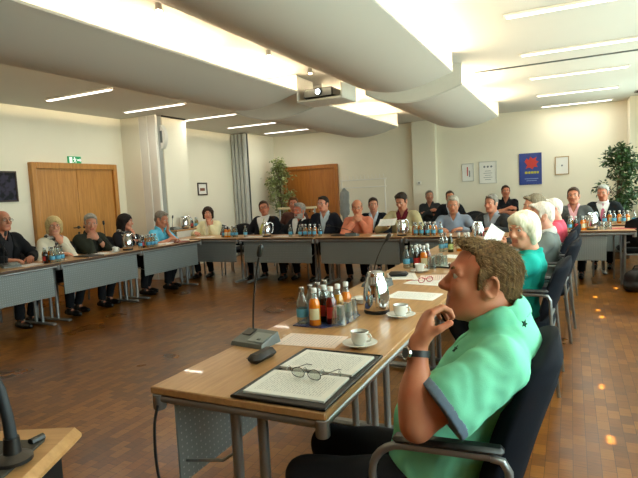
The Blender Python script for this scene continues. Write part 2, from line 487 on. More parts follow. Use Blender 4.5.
    # ---- eyes and brows
    for s in (1, -1):
        m = MB(); c = h(s*.031, .0775, .012)-org; R = Matrix([[HM[i, 0], -HM[i, 2], HM[i, 1]] for i in range(3)])
        rad = .0128*sc; prof = [(rad*math.sin(math.radians(a)), rad*math.cos(math.radians(a))) for a in (180, 150, 120, 95, 75, 55, 40, 27)]
        m.lathe(prof, c, 14, 0, R); m.lathe([(rad*math.sin(math.radians(a)), rad*math.cos(math.radians(a))+.0002) for a in (28, 18, 0)], c, 14, 1, R)
        m.build('eye', [M_EYEW, M_IRIS], body)
    hm = hairm(hair[1], hair[2])
    if brow:
        for s in (1, -1):
            m = MB(); m.tube([h(s*x, y, z)-org for x, y, z in ((.014, .093, .031), (.03, .0925, .037), (.047, .078, .033))], [.0035*sc, .004*sc, .002*sc], 6)
            m.build('eyebrow', hm, body)
    # ---- hair
    st = hair[0]
    if st != 'none':
        S = SDF(); hres = .0035 if st == 'r1' else min(res, .007)
        def rel(n, y, z): nn = HM@np.array(n, float); return nn, float(nn.dot(H)+np.dot(n, (0, y*sc, z*sc)))
        if st in ('short', 'full', 'crop'):
            vol = {'short': .007, 'full': .011, 'crop': .0045}[st]
            S.ell(h(0, -.018, .040), V3(.077+vol, .098+vol, .083+vol)*sc, HM)
            if st == 'full': S.ell(h(.012, .045, .108), V3(.058, .042, .024)*sc, HM, k=.03)
            S.half(*rel((0, -.74, .67), .078, .098), k=.012)
            S.ell(h(0, .062, .103), V3(.046, .03, .018)*sc, HM, k=.02)
            S.ell(h(0, -.062, -.02), V3(.062, .05, .06)*sc, HM, k=.02)
            for s in (1, -1):
                S.ell(h(s*.07, .022, .012), V3(.011, .013, .03)*sc, HM, k=.012)
                S.ell(h(s*.088, -.008, -.002), V3(.016, .02, .033)*sc, HM, k=.008, op='s')
        elif st == 'r1':
            S.ell(h(0, -.020, .036), V3(.081, .101, .088)*sc, HM)
            S.half(*rel((0, -.84, .54), .058, .098), k=.012)
            S.ell(h(0, -.070, -.03), V3(.060, .045, .062)*sc, HM, k=.03)
            S.ell(h(.01, .034, .106), V3(.050, .044, .018)*sc, HM, k=.02)
            for s in (1, -1):
                S.ell(h(s*.073, .020, .012), V3(.009, .009, .034)*sc, HM, k=.010)
                S.ell(h(s*.090, -.010, -.006), V3(.017, .025, .038)*sc, HM, k=.006, op='s')
        elif st == 'bald':
            S.ell(h(0, -.018, .032), V3(.083, .103, .085)*sc, HM)
            S.half(*rel((0, -.86, .51), .03, .0), k=.01); S.half(*rel((0, -.25, -.97), -.02, .062), k=.012)
            S.ell(h(0, -.065, -.02), V3(.06, .045, .055)*sc, HM, k=.02)
            for s in (1, -1): S.ell(h(s*.09, -.006, -.002), V3(.018, .02, .034)*sc, HM, k=.006, op='s')
        elif st in ('bob', 'long'):
            ln = -.075 if st == 'bob' else -.17
            S.ell(h(0, -.018, .04), V3(.094, .116, .097)*sc, HM)
            S.ell(h(0, -.055, -.03), V3(.088, .075, .095)*sc, HM, k=.03)
            for s in (1, -1): S.cap(h(s*.072, .005, .03), h(s*.074, -.005, ln), .034*sc, .026*sc, k=.03)
            if st == 'long': S.cap(h(0, -.07, -.03), h(0, -.085, ln), .065*sc, .055*sc, k=.04)
            S.ell(h(0, .115, -.045), V3(.063, .075, .115)*sc, HM, k=.015, op='s')
            S.ell(h(0, .02, -.07), V3(.062, .08, .075)*sc, HM, k=.01, op='s')
            if hair[0] == 'bob' and len(hair) > 3:     # a straight fringe down to the brows
                S.ell(h(0, .062, .078), V3(.066, .042, .040)*sc, HM, k=.02)
        ph = H[0]*7
        S.disp = lambda X, Y, Z: .0020*sc*np.sin(70*X+40*Z+ph+3*np.sin(31*Y))*np.sin(64*Y-22*Z+ph)+.0020*np.sin(190*X+90*Y+ph)*np.sin(180*Y-60*Z)
        if st == 'r1':
            def strands(X, Y, Z):
                px, py, pz = X-H[0], Y-H[1], Z-H[2]
                a = px*hf[0]+py*hf[1]; b = px*hrt[0]+py*hrt[1]; c = pz
                return .0012*np.sin(330*b+40*a+60*c+2*np.sin(60*a+20*c))*(.4+.6*np.sin(90*a-70*c+30*b)**2)+.0009*np.sin(620*b+120*a+9*np.sin(40*c))
            S.disp = strands
        ho = S.build('hair', hm, hres, org, body)
        if st == 'r1':
            rng = random.Random(11); vs = ho.data.vertices; m = MB()
            for q in range(3800):
                v = vs[rng.randrange(len(vs))]; nrm = v.normal
                lp = HM.T@(np.array(v.co)+org-H)
                if nrm.dot(Vector(hu)) < -.3 or np.dot(HM.T@np.array(nrm), (0, 1, -.5)) > .75: continue
                fl = Vector(-hf*.75-hu*.55) if lp[2] < .085 else Vector(hf*.5+hrt*.3*rng.choice((-1, 1))+hu*.1-hf*.9*(lp[1] < .0))
                fl = fl+Vector([rng.gauss(0, .13) for _ in range(3)]); fl = (fl-nrm*fl.dot(nrm)).normalized()
                L_ = rng.uniform(.02, .04); lift = rng.uniform(.001, .004)
                p = v.co-nrm*.001
                m.tube([p, p+fl*L_*.5+nrm*lift*.8, p+fl*L_+nrm*lift*(.4+rng.random())], [.0008, .0007, .0003], 3, caps=False)
            m.build('hair_strands', hairm('#4e3b27', '#9a7c52'), ho)
    if glasses:
        m = MB()
        for s in (1, -1):
            m.tube([h(s*.033+.024*math.cos(a), .106+.002*math.cos(2*a), .008+.017*math.sin(a))-org for a in np.linspace(0, 2*PI, 14)[:-1]], .0016*sc, 5, closed=True)
            m.tube([h(s*.057, .104, .012)-org, h(s*.078, .06, .014)-org, h(s*.084, -.012, .012)-org], .0016*sc, 5)
        m.tube([h(-.009, .107, .010)-org, h(0, .11, .013)-org, h(.009, .107, .010)-org], .0016*sc, 5)
        m.build('spectacles', M_WIRE, body)
    # ---- upper clothing
    cres = max(res, .007) if res < .006 else .0095
    def torso(S, inf, sleeve, collar=True, slv_r=0., waist=1.):
        S.ell(hip-UP*.01, V3(.175+inf, .135*girth+inf, .13), TM, k=.05)
        S.ell(belly, V3(.158*girth**.5+inf, .125*girth+inf, .17), TM, k=.06)
        S.ell(chest, V3(.165+inf, .115+inf, .17), TM, k=.06)
        S.cap(sh[1]+UP*.008-r*.03, sh[-1]+UP*.008+r*.03, .056+inf, k=.05)
        S.cap(NB-UP*(.018 if fat > 1 else .034), SC-UP*.03, .058*fat+inf, .085+inf, k=.04)
        if hunch: S.ell(SC-tf*.045-sp*.07, V3(.165, .10, .14)+hunch, TM, k=.06)
        for s in (1, -1):
            a, e, w, d = J[s]
            if sleeve == 'none': continue
            S.cap(a, e if sleeve == 'long' else a+(e-a)*(.70 if slv else .78), .058*sc+inf+slv*.6, (.049*sc if sleeve == 'long' else .060*sc)+inf+slv_r+slv, k=.03, clip=(sleeve != 'long'))
            if sleeve == 'long':
                S.cap(e, e+(w-e)*.93, .049*sc+inf, .035*sc+inf, k=.02, clip=True)
        return S
    nt = unit(hu*.35+UP*.6+f*.28)
    NM = np.stack([r, unit(np.cross(nt, r)), nt], 1)
    def collar(S, R=.066, rr=.016, dz=.0):
        S.tor(NB+UP*((.020 if fat > 1 else .004)+dz)+f*.006, R*sc*fat**.8+(.006 if hunch else 0), rr, NM, k=.010, squash=.42)
    top = top or dict(kind='shirt', col='#333333')
    tm = fab(top['col']) if isinstance(top['col'], str) else top['col']
    kd = top['kind']
    if kd in ('shirt', 'polo', 'sweater'):
        S = torso(SDF(), .006 if kd != 'sweater' else .012, 'short' if kd == 'polo' else 'long', slv_r=.006)
        if kd != 'sweater': collar(S)
        else: S.tor(NB+UP*.0, .066*sc, .012, NM, k=.012)
        if kd != 'sweater':
            zb = NB-UP*(.08 if fat > 1 else .10)+f*.03
            S.fn(lambda X, Y, Z: np.maximum(np.maximum(np.abs((X-zb[0])*r[0]+(Y-zb[1])*r[1])*.9-(Z-zb[2])*.36, -((X-NB[0])*f[0]+(Y-NB[1])*f[1]-.028)), (Z-NB[2]-.05)),
                 NB-V3(.2, .2, .15), NB+V3(.2, .2, .06), 's', .008)
        w1, w2 = wrinkle(top.get('wr', .004), 34, H[0]*5), wrinkle(top.get('wr2', .0), 78, H[1]*5)
        S.disp = (lambda X, Y, Z: w1(X, Y, Z)+w2(X, Y, Z)) if top.get('wr2') else w1
        S.build('shirt' if kd != 'sweater' else 'sweater', tm, cres, org, body)
    else:   # jacket, cardigan: open front over a shirt
        S = torso(SDF(), .004, 'none'); collar(S)
        if not top.get('tie'):
            zc_ = NB-UP*.10+f*.03
            S.fn(lambda X, Y, Z: np.maximum(np.maximum(np.abs((X-zc_[0])*r[0]+(Y-zc_[1])*r[1])*.9-(Z-zc_[2])*.36, -((X-NB[0])*f[0]+(Y-NB[1])*f[1]-.028)), (Z-NB[2]-.05)),
                 NB-V3(.2, .2, .15), NB+V3(.2, .2, .06), 's', .008)
        for s in (1, -1):
            a, e, w, d = J[s]; S.cap(e+(w-e)*.8, e+(w-e)*.97, .037*sc, .037*sc, k=.01, clip=True)
        S.disp = wrinkle(.002, 40, H[1]*3)
        S.build('shirt', fab(top.get('under', '#e8e6e0')), cres, org, body)
        S = torso(SDF(), .017, 'long', slv_r=0)
        vb = belly+sp*T*.02; wmax = top.get('vw', .085); Lv = (NB-vb).dot(sp)
        def wedge(X, Y, Z):
            px, py, pz = X-vb[0], Y-vb[1], Z-vb[2]
            xx = px*r[0]+py*r[1]+pz*r[2]; yy = px*tf[0]+py*tf[1]+pz*tf[2]; zz = px*sp[0]+py*sp[1]+pz*sp[2]
            return np.maximum(np.abs(xx)-(zz)*wmax/Lv, -(yy-.0))
        def wedge2(X, Y, Z): return np.maximum(wedge(X, Y, Z), -1)
        for s in (1, -1):   # lapels
            S.cap(vb+sp*.04+r*s*.02+tf*(.128*girth+.006), chest+r*s*.075+tf*.118+sp*.03, .010, .022, k=.012)
            S.cap(chest+r*s*.075+tf*.118+sp*.03, NB+r*s*.062-UP*.015-f*.01, .022, .012, k=.012)
        lo = vb-V3(.45, .45, .3); hi = NB+V3(.45, .45, .15)
        S.fn(wedge, lo, hi, 's', .006)
        S.disp = wrinkle(.004, 30, H[0]*3)
        S.build('jacket' if kd == 'jacket' else 'cardigan', tm, cres, org, body)
        if top.get('tie'):
            m = MB(); R = Matrix([[TM[i, 0], TM[i, 1], TM[i, 2]] for i in range(3)])
            a = NB+f*.072-UP*.022; b = chest+tf*.136; c = belly+tf*(.135*girth)+sp*.03
            P = [a, (a+b)/2+tf*.006, b, (b+c)/2+tf*.006, c]; W = [.02, .022, .03, .036, .04]
            vs = []; fs = []
            for pnt, wd in zip(P, W):
                pnt = pnt-org
                vs += [pnt-r*wd, pnt+tf*.009, pnt+r*wd, pnt-tf*.012]
            for i in range(4):
                for j in range(4): fs.append((i*4+j, i*4+(j+1) % 4, i*4+4+(j+1) % 4, i*4+4+j))
            fs += [(3, 2, 1, 0), (16, 17, 18, 19)]
            m.add(vs, fs)
            m.box(a-org, (.036, .024, .03), .008, R); m.build('tie', fab(top['tie']), body)
    if top.get('scarf'):
        S = SDF(); S.tor(NB+UP*.008+f*.012, .078, .03, NM, k=.02)
        S.ell(NB-UP*.07+f*.085, (.055, .03, .075), TM, k=.03); S.cap(NB-UP*.09+f*.10+r*.03, chest-sp*.06+tf*.125+r*.045, .03, .038, k=.03)
        S.cap(NB-UP*.09+f*.10-r*.03, chest-sp*.03+tf*.12-r*.05, .03, .038, k=.03)
        S.disp = wrinkle(.007, 70, 1.); S.build('scarf', top['scarf'], cres, org, body)
    # ---- trousers and shoes
    if leg:
        S = SDF(); S.ell(hip-UP*.02-f*.01, V3(.172, .135, .115), TM, k=.05)
        for s in (1, -1):
            S.cap(hip+r*s*.09-UP*.01, knee[s], .085, .066, k=.03); S.cap(knee[s], ank[s]+UP*.015, .064, .05, k=.03, clip=True)
        S.disp = wrinkle(.004, 30, 2.)
        S.build('trousers', trousers or M_TROUSER, .012, org, body)
        for s in (1, -1):
            S = SDF(); a = ank[s]-UP*.035
            S.cap(a-f*.05-UP*.012, a+f*.10-UP*.02, .036, .034, k=.02); S.cap(a+f*.1-UP*.02, a+f*.17-UP*.024, .036, .028, k=.03)
            S.cap(a, a+UP*.03, .036, k=.03); S.half((0, 0, 1), .003)
            S.build('shoe', M_SHOE, .009, org, body)
    if extra: extra(dict(body=body, org=org, h=h, J=J, HM=HM, H=H, NB=NB, SC=SC, r=r, f=f, tf=tf, sp=sp, chest=chest, belly=belly, hip=hip, L=L, torso=torso))
    return body
# ------------------------------------------------------------------ shared materials
M_WALL = mat('cream wall paint', '#f0e9d4', rough=.85, var=.03, nscale=1.2, bump=.05)
M_CEIL = mat('white ceiling paint', '#dedcd4', rough=.9, var=.02, nscale=1)
M_SAIL = mat('satin white sail panel', '#dad6cc', rough=.6, var=.02, nscale=1)
M_WHITE = mat('white lacquer', '#e9e5da', rough=.45, var=.03)
M_BEECH = wood('beech laminate', '#aa7c4c', '#c69865', (1.2, 16, 16), .32, coat=.15)
M_EDGE = mat('dark table edge band', '#4a2f1c', rough=.45)
M_DOOR = wood('oak door veneer', '#a8702f', '#c88c45', (14, 14, 1.1), .35, coat=.15)
M_DOORB = wood('warm oak door veneer', '#9a5a22', '#b8742f', (14, 14, 1.1), .35, coat=.15)
M_STEEL = mat('grey powder coated steel', '#9a9d9e', rough=.35, metal=.75, var=.05)
M_CHROME = mat('polished chrome', '#d8dadc', rough=.07, metal=1, var=.02)
M_BLACKP = mat('black plastic', '#101112', rough=.4, var=.1)
M_NAVY = fabric('dark navy upholstery', '#12161f', var=.2)
M_BLACKF = fabric('black upholstery', '#101216', var=.2)
M_GREYP = mat('grey device plastic', '#5d6463', rough=.45, var=.05)
M_PORC = mat('white porcelain', '#eceae2', rough=.15, var=.02, coat=.4)
M_COFFEE = mat('black coffee', '#1d0f07', rough=.1)
M_CAP = mat('white bottle cap', '#e6e6e2', rough=.35)
M_CAPS = mat('silver bottle cap', '#b9bcbc', rough=.25, metal=.9)
M_PAPER = papermat('printed white paper'); M_PINK = papermat('pale pink printed sheet', '#f0d9cb', .35, 70)
M_LEATHER = mat('black leatherette', '#121112', rough=.5, var=.15, bump=.2)
M_LEAF = mat('ficus leaf', '#2f4a22', rough=.4, var=.45, nscale=9)
M_LEAFL = mat('variegated leaf', '#8f9a5e', rough=.45, var=.5, nscale=9)
M_BARK = mat('plant bark', '#5a4632', rough=.9, var=.3)
M_CURT = mat('grey accordion partition', '#b9bab4', rough=.6, var=.05)

def glassmat(name, col, rough=.02, alpha=1.):
    t = NT(name); b = t.b; b.inputs['Base Color'].default_value = srgb(col); b.inputs['Roughness'].default_value = rough
    b.inputs['Transmission Weight'].default_value = alpha; b.inputs['IOR'].default_value = 1.3
    # slight waviness of moulded glass
    t.bump(t.noise(t.coord(), 60, 1), .05, .001); return t.m
def thinglass(name, tint, k):
    t = NT(name); g = t.new('ShaderNodeBsdfGlossy'); g.inputs['Roughness'].default_value = .03; tr = t.new('ShaderNodeBsdfTransparent'); tr.inputs['Color'].default_value = srgb(tint)
    lw = t.new('ShaderNodeLayerWeight'); lw.inputs['Blend'].default_value = k
    t.bump(t.noise(t.coord(), 60, 1), .05, .001)
    mx = t.new('ShaderNodeMixShader'); t.link(lw.outputs['Facing'], mx.inputs[0]); t.link(tr.outputs[0], mx.inputs[1]); t.link(g.outputs[0], mx.inputs[2])
    df = t.new('ShaderNodeBsdfDiffuse'); df.inputs['Color'].default_value = (.85, .88, .86, 1); m2 = t.new('ShaderNodeMixShader'); m2.inputs[0].default_value = .07  # even white diffuse mixed in to stand for bright rim highlights
    t.link(mx.outputs[0], m2.inputs[1]); t.link(df.outputs[0], m2.inputs[2]); t.link(m2.outputs[0], t.out.inputs['Surface']); return t.m
M_GLASS = thinglass('clear drinking glass', '#f2f6f2', .42)
M_WATER = thinglass('clear water bottle glass', '#e6eee8', .40)
M_OJ = mat('orange juice', '#d8760f', rough=.12, var=.08, coat=.6)
M_RED = mat('red juice', '#5a0f0a', rough=.1, var=.1, coat=.6)
M_COLA = mat('dark cola', '#160b07', rough=.1, var=.1, coat=.6)
M_APPLE = mat('amber apple juice', '#a8741a', rough=.1, var=.08, coat=.6)
M_GREENB = mat('dark green bottle glass', '#24301a', rough=.08, var=.1, coat=.6)
M_LBLUE = mat('light blue bottle label', '#5aa6c8', rough=.5, var=.1); M_LCREAM = mat('cream bottle label', '#d9cfa6', rough=.5)
M_LRED = mat('red bottle label', '#a8241c', rough=.5); M_LGREEN = mat('pale green label', '#9fae6a', rough=.5)

def floor_mat():
    t = NT('wood block parquet'); b = t.b
    v = t.coord((1, 1, 1), (0, 0, PI/2))
    br = t.new('ShaderNodeTexBrick'); br.inputs['Scale'].default_value = 1
    br.inputs['Brick Width'].default_value = .115; br.inputs['Row Height'].default_value = .062; br.inputs['Mortar Size'].default_value = .0011
    br.inputs['Mortar Smooth'].default_value = .2; br.inputs['Bias'].default_value = 0
    br.inputs['Color1'].default_value = (0, 0, 0, 1); br.inputs['Color2'].default_value = (1, 1, 1, 1); br.inputs['Mortar'].default_value = (.0, .0, .0, 1)
    t.link(v, br.inputs['Vector'])
    n1 = t.noise(v, 1.1, 3); n2 = t.noise(t.coord((4, 40, 4), (0, 0, PI/2)), 3, 4)
    def mth(op, a, b_):
        m = t.new('ShaderNodeMath', operation=op)
        for i, x in enumerate((a, b_)):
            if isinstance(x, (int, float)): m.inputs[i].default_value = x
            else: t.link(x, m.inputs[i])
        return m.outputs[0]
    fac = mth('ADD', mth('ADD', mth('MULTIPLY', br.outputs['Color'], .22), mth('MULTIPLY', n1, .48)), mth('MULTIPLY', n2, .30))
    col = t.ramp(fac, [(.25, srgb('#482608')), (.5, srgb('#7c4a0f')), (.8, srgb('#a9702a'))])
    mx = t.new('ShaderNodeMix', data_type='RGBA'); t.link(br.outputs['Fac'], mx.inputs[0]); t.link(col, mx.inputs[6]); mx.inputs[7].default_value = srgb('#2a1708')
    t.link(mx.outputs[2], b.inputs['Base Color'])
    t.link(t.ramp(n1, [(.3, (.26, .26, .26, 1)), (.7, (.38, .38, .38, 1))]), b.inputs['Roughness'])
    b.inputs['Specular IOR Level'].default_value = .32; b.inputs['Coat Weight'].default_value = .10; b.inputs['Coat Roughness'].default_value = .18
    bm = t.new('ShaderNodeBump'); bm.inputs['Strength'].default_value = .25; bm.inputs['Distance'].default_value = .001; bm.invert = True
    t.link(br.outputs['Fac'], bm.inputs['Height']); t.link(bm.outputs['Normal'], b.inputs['Coat Normal'])
    return t.m

# ------------------------------------------------------------------ the room
XL, XR, YB, YF, ZC = -7.11, 1.40, 11.66, -2.6, 2.83
structure('floor', MB().box(((XL+XR)/2, (YB+YF)/2, -.05), (XR-XL+.8, YB-YF+.8, .1)), floor_mat())
structure('ceiling', MB().box(((XL+XR)/2, (YB+YF)/2, ZC+.06), (XR-XL+.8, YB-YF+.8, .12)), M_CEIL)
structure('wall_left', MB().box((XL-.1, (YB+YF)/2, ZC/2), (.2, YB-YF+.4, ZC)), M_WALL)
structure('wall_back', MB().box(((XL+XR)/2, YB+.1, ZC/2), (XR-XL, .2, ZC)), M_WALL)
structure('wall_front', MB().box(((XL+XR)/2, YF-.1, ZC/2), (XR-XL, .2, ZC)), M_DOORB)
structure('pillar', MB().box((-2.915, YB-.07, ZC/2), (.515, .16, ZC), .004), M_WALL)
structure('pillar', MB().box((1.185, YB-.24, ZC/2), (.43, .50, ZC), .004), M_WALL)
# window wall on the right: sill wall, lintel, piers between five windows
WIN = [(-1.9+i*2.15, -1.9+i*2.15+1.75) for i in range(1, 6)]
m = MB(); m.box((XR+.12, (YB+YF)/2, .41), (.24, YB-YF, .82)); m.box((XR+.12, (YB+YF)/2, 2.71), (.24, YB-YF, .24))
ys = [YF]+[y for w in WIN for y in w]+[YB]
for a, b_ in zip(ys[0::2], ys[1::2]): m.box((XR+.12, (a+b_)/2, 1.705), (.24, b_-a, 1.77))
structure('wall_right', m, M_WALL)
tp = NT('window pane'); g = tp.new('ShaderNodeBsdfGlossy'); g.inputs['Roughness'].default_value = .02; tr = tp.new('ShaderNodeBsdfTransparent')
fr_ = tp.new('ShaderNodeLayerWeight'); fr_.inputs['Blend'].default_value = .15; mxs = tp.new('ShaderNodeMixShader'); tp.link(fr_.outputs['Facing'], mxs.inputs[0]); tp.link(tr.outputs[0], mxs.inputs[1]); tp.link(g.outputs[0], mxs.inputs[2]); tp.link(mxs.outputs[0], tp.out.inputs['Surface'])
for i, (a, b_) in enumerate(WIN):
    m = MB(); c = (a+b_)/2
    for y in (a+.03, c, b_-.03): m.box((XR+.12, y, 1.705), (.07, .06, 1.77), .006)
    for z in (.85, 2.56): m.box((XR+.12, c, z), (.07, b_-a, .06), .006)
    w = structure('window_%d' % (i+1), m, M_WHITE)
    MB().box((XR+.13, c, 1.705), (.006, b_-a-.04, 1.7)).build('pane', tp.m, w)
    MB().box((XR-.03, c, .835), (.34, b_-a+.1, .03), .008).build('window_sill', M_WHITE, w)
    ld = bpy.data.lights.new('portal', 'AREA'); ld.shape = 'RECTANGLE'; ld.size = 1.75; ld.size_y = b_-a; ld.cycles.is_portal = True
    lo = bpy.data.objects.new('portal', ld); C.objects.link(lo); lo.location = (XR+.2, c, 1.705); lo.rotation_euler = (0, PI/2, 0)

# pier of the folding partition on the left, the two stacks of grey accordion leaves and the recess between
m = MB(); m.box((-6.90, 7.31, ZC/2), (.42, .76, ZC), .004); structure('trim_1', m, M_WALL)
m = MB(); m.box((-6.60, 7.00, ZC/2), (.18, .14, ZC), .006); m.box((-6.47, 7.02, ZC/2), (.10, .14, ZC), .006); m.box((-6.37, 6.96, ZC/2), (.11, .06, ZC), .012)
structure('trim_2', m, M_WHITE)
m = MB(); m.box((-6.50, 7.39, 1.40), (.40, .62, 2.8), .004); structure('trim_3', m, M_WALL)
m = MB()
m.prism([(-6.42, 6.995), (-6.335, 6.995), (-6.310, 7.008), (-6.335, 7.021), (-6.310, 7.034), (-6.335, 7.047), (-6.310, 7.06), (-6.335, 7.075), (-6.42, 7.075)], .02, ZC-.02)
structure('trim_4', m, M_CURT)
m = MB(); m.box((-6.95, 11.0, ZC/2), (.32, 1.32, ZC), .004); structure('trim_5', m, M_WALL)
m = MB(); m.box((-6.90, 10.325, ZC/2), (.40, .03, ZC-.03), 0, None, 1)
for k in range(4): m.box((-7.05+.10*k, 10.26, ZC/2), (.080, .10, ZC-.04), .02, None, 0)
o = m.build('trim_6', [M_CURT, mat('dark accordion folds', '#4a4b48')]); tag(o, None, None, None, 'structure')
# ceiling track of the folding partition and its bulkhead across the room
structure('trim_7', MB().box((.13, 7.17, ZC-.006), (2.5, .03, .014)), M_GREYP)
structure('trim_8', MB().box((-6.302, 7.39, ZC-.012), (.02, .62, .024)), M_BLACKP)

# skirting boards
structure('baseboard_left', MB().box((XL+.008, 2.2, .04), (.016, 9.3, .08), .003), M_DOOR)
structure('baseboard_back', MB().box((-1.0, YB-.008, .04), (3.2, .016, .08), .003), M_DOOR)

# ------------------------------------------------------------------ doors
def double_door(name, x0, x1, zt, place, mm):
    """frame, two leaves with lever handles; built in local x along the wall, y out of the wall"""
    W = x1-x0; fr = MB()
    for x in (-W/2+.04, W/2-.04): fr.box((x, .03, zt/2), (.08, .10, zt), .008)
    fr.box((0, .03, zt-.045), (W-.16, .10, .09), .004)
    d = fr.build(name, mm); tag(d, None, None, None, 'structure'); d.location = place[0]; d.rotation_euler = (0, 0, place[1])
    lw = (W-.16)/2
    for s in (-1, 1):
        lf = MB().box((s*(lw/2+.0015), .012, (zt-.08)/2), (lw-.003, .05, zt-.09), .004).build('door_leaf', mm, d)
        h = MB(); h.lathe([(.001, 0), (.025, 0), (.025, .008), (.001, .008)], (s*.055, .038, 1.02), 14, 0, Matrix.Rotation(-PI/2, 3, 'X'))
        h.tube([(s*.055, .04, 1.02), (s*.055, .085, 1.02), (s*.085, .09, 1.02), (s*.18, .09, 1.02)], .009, 8)
        h.lathe([(.001, 0), (.02, 0), (.02, .006), (.001, .006)], (s*.055, .038, .93), 14, 0, Matrix.Rotation(-PI/2, 3, 'X'))
        h.build('handle', M_CHROME if s < 0 else M_BLACKP, lf)
    return d
double_door('door_1', 0, 1.60, 2.03, ((XL, 5.905, 0), -PI/2), M_DOOR)
double_door('door_2', 0, 1.50, 2.05, ((-5.79, YB, 0), PI), M_DOORB)

# ------------------------------------------------------------------ ceiling sails, trough lamps, strip lights
WARM = (1, .79, .50, 1)
M_STRIP = emitmat('strip light diffuser', (1, .94, .82, 1), 4)
M_TROUGH = emitmat('trough lamp tube', WARM, 135)
def sail(xl, xr, y0, y1, label, dz=0.):
    t = thing('ceiling_sail', label, 'ceiling panel', ((xl+xr)/2, (y0+y1)/2, 2.45-dz))
    W = xr-xl; Lh = (y1-y0)/2; m = MB(); N = 18; top, bot = [], []
    for i in range(N+1):
        u = i/N; x = -W/2+W*u
        z = .17-.15*math.sin(PI*u**.9)+.03*(1-u)
        bot.append((x, z)); top.append((x, z+.018))
    poly = bot+list(reversed(top)); n = len(poly)
    V = [(x, -Lh, z) for x, z in poly]+[(x, Lh, z) for x, z in poly]
    F = []
    for i in range(n): F.append((i, (i+1) % n, (i+1) % n+n, i+n))
    for i in range(N):
        a, b_, c, d = i, i+1, n-2-i, n-1-i
        F.append((d, c, b_, a)); F.append((a+n, b_+n, c+n, d+n))
    F = [tuple(reversed(q)) for q in F]
    m.add(V, F); m.build('panel', M_SAIL, t, ang=30)
    for y in (-Lh+.01, Lh-.01):   # end bulkheads closing the trough up to the ceiling
        e = MB()
        pl = [(x, z+.018) for x, z in bot]+[(W/2, ZC-2.45+dz), (-W/2, ZC-2.45+dz)]
        e.prism(pl, -.008, .008, Matrix.Translation((0, y, 0))@Matrix.Rotation(PI/2, 4, 'X'))
        e.build('end_panel', M_WHITE, t)
    k = int((2*Lh)//1.25); st = 2*Lh/k
    for i in range(k):
        y = -Lh+st*(i+.5)
        f = MB(); f.box((W/2-.20, y, .158), (.06, 1.16, .03), .006); f.build('lamp_tray', M_WHITE, t)
        l = MB(); l.tube([(W/2-.20, y-.55, .196), (W/2-.20, y+.55, .196)], .02, 6); l.build('lamp_tube', M_TROUGH, t)
    return t
sail(-4.42, -3.02, -1.6, 5.85, 'long convex white ceiling sail left of the projector, nearer segment')
sail(-4.42, -3.02, 6.55, 10.0, 'shorter convex white ceiling sail behind the projector, left of the beige jacket man', .05)
sail(-2.38, -1.16, -1.6, 5.95, 'long convex white ceiling sail right of the projector, nearer segment')
sail(-2.38, -1.16, 6.50, 10.0, 'shorter convex white ceiling sail farther from the camera, over the man in beige jacket', .05)
proto = None
names = 'nearest second third fourth fifth'.split()
for side, x, yy in (('left', -5.83, (5.0, 6.39, 7.75, 9.2, 10.65)), ('right', .09, (4.97, 6.53, 8.06, 9.74, 11.2))):
    allY = list(yy)+([3.55] if side == 'right' else [])
    for i, y in enumerate(allY):
        if i < 5: lb = ('%s strip light in the ceiling row %s' % (names[i] if i else 'nearest visible', 'over the wall with the exit sign' if side == 'left' else 'towards the right wall with framed pictures below'))
        else: lb = 'strip light of the right ceiling row above the white-haired woman, outside the picture'
        if proto is None:
            t = thing('ceiling_light', lb, 'ceiling light', (x, y, ZC), 0, 'strip lights in the ceiling')
            MB().box((0, 0, -.012), (1.22, .085, .022), .004).build('light_housing', M_WHITE, t)
            MB().box((0, 0, -.0235), (1.17, .06, .012), .003).build('diffuser', M_STRIP, t); proto = t
            la = bpy.data.lights.new('strip lamp', 'AREA'); la.shape = 'RECTANGLE'; la.size = 1.16; la.size_y = .055; la.energy = 8.2; la.color = (1, .94, .82)
            lo = bpy.data.objects.new('strip_lamp', la); C.objects.link(lo); lo.parent = t; lo.location = (0, 0, -.0305)
        else: dup(proto, (x, y, ZC), 0, lb, 'strip lights in the ceiling')
# projector on its hanging shelf
t = thing('projector_shelf', 'white open box shelf hanging from the ceiling under the projector', 'shelf', (-2.76, 6.12, 2.50))
m = MB(); m.box((0, 0, .012), (.62, .46, .024), .004)
m.box((.30, 0, .17), (.02, .46, .32), .004); m.box((-.30, 0, .17), (.02, .46, .32), .004)
m.build('shelf_box', M_WHITE, t)
t = thing('projector', 'black and silver projector with lit lens on the hanging ceiling shelf', 'projector', (-2.78, 6.05, 2.524))
MB().box((0, 0, .07), (.40, .30, .115), .02).build('housing', M_BLACKP, t)
MB().box((0, -.152, .07), (.37, .006, .09), .002).build('front_bezel', mat('silver bezel', '#8b8f92', metal=.6, rough=.4), t)
l = MB(); l.lathe([(.001, 0), (.042, 0), (.042, .03), (.034, .034), (.034, .024), (.001, .024)], (.02, -.155, .075), 20, 0, Matrix.Rotation(PI/2, 3, 'X')); lens = l.build('lens_barrel', M_BLACKP, t)
MB().lathe([(.001, .026), (.031, .026), (.001, .030)], (.02, -.155, .075), 20, 0, Matrix.Rotation(PI/2, 3, 'X')).build('lens_glow', emitmat('projector beam', (.85, .95, 1, 1), 12), lens)
for x in (-.15, .15): MB().lathe([(.012, 0), (.012, .015), (.001, .015)], (x, -.1, 0), 10).build('foot', M_BLACKP, t)

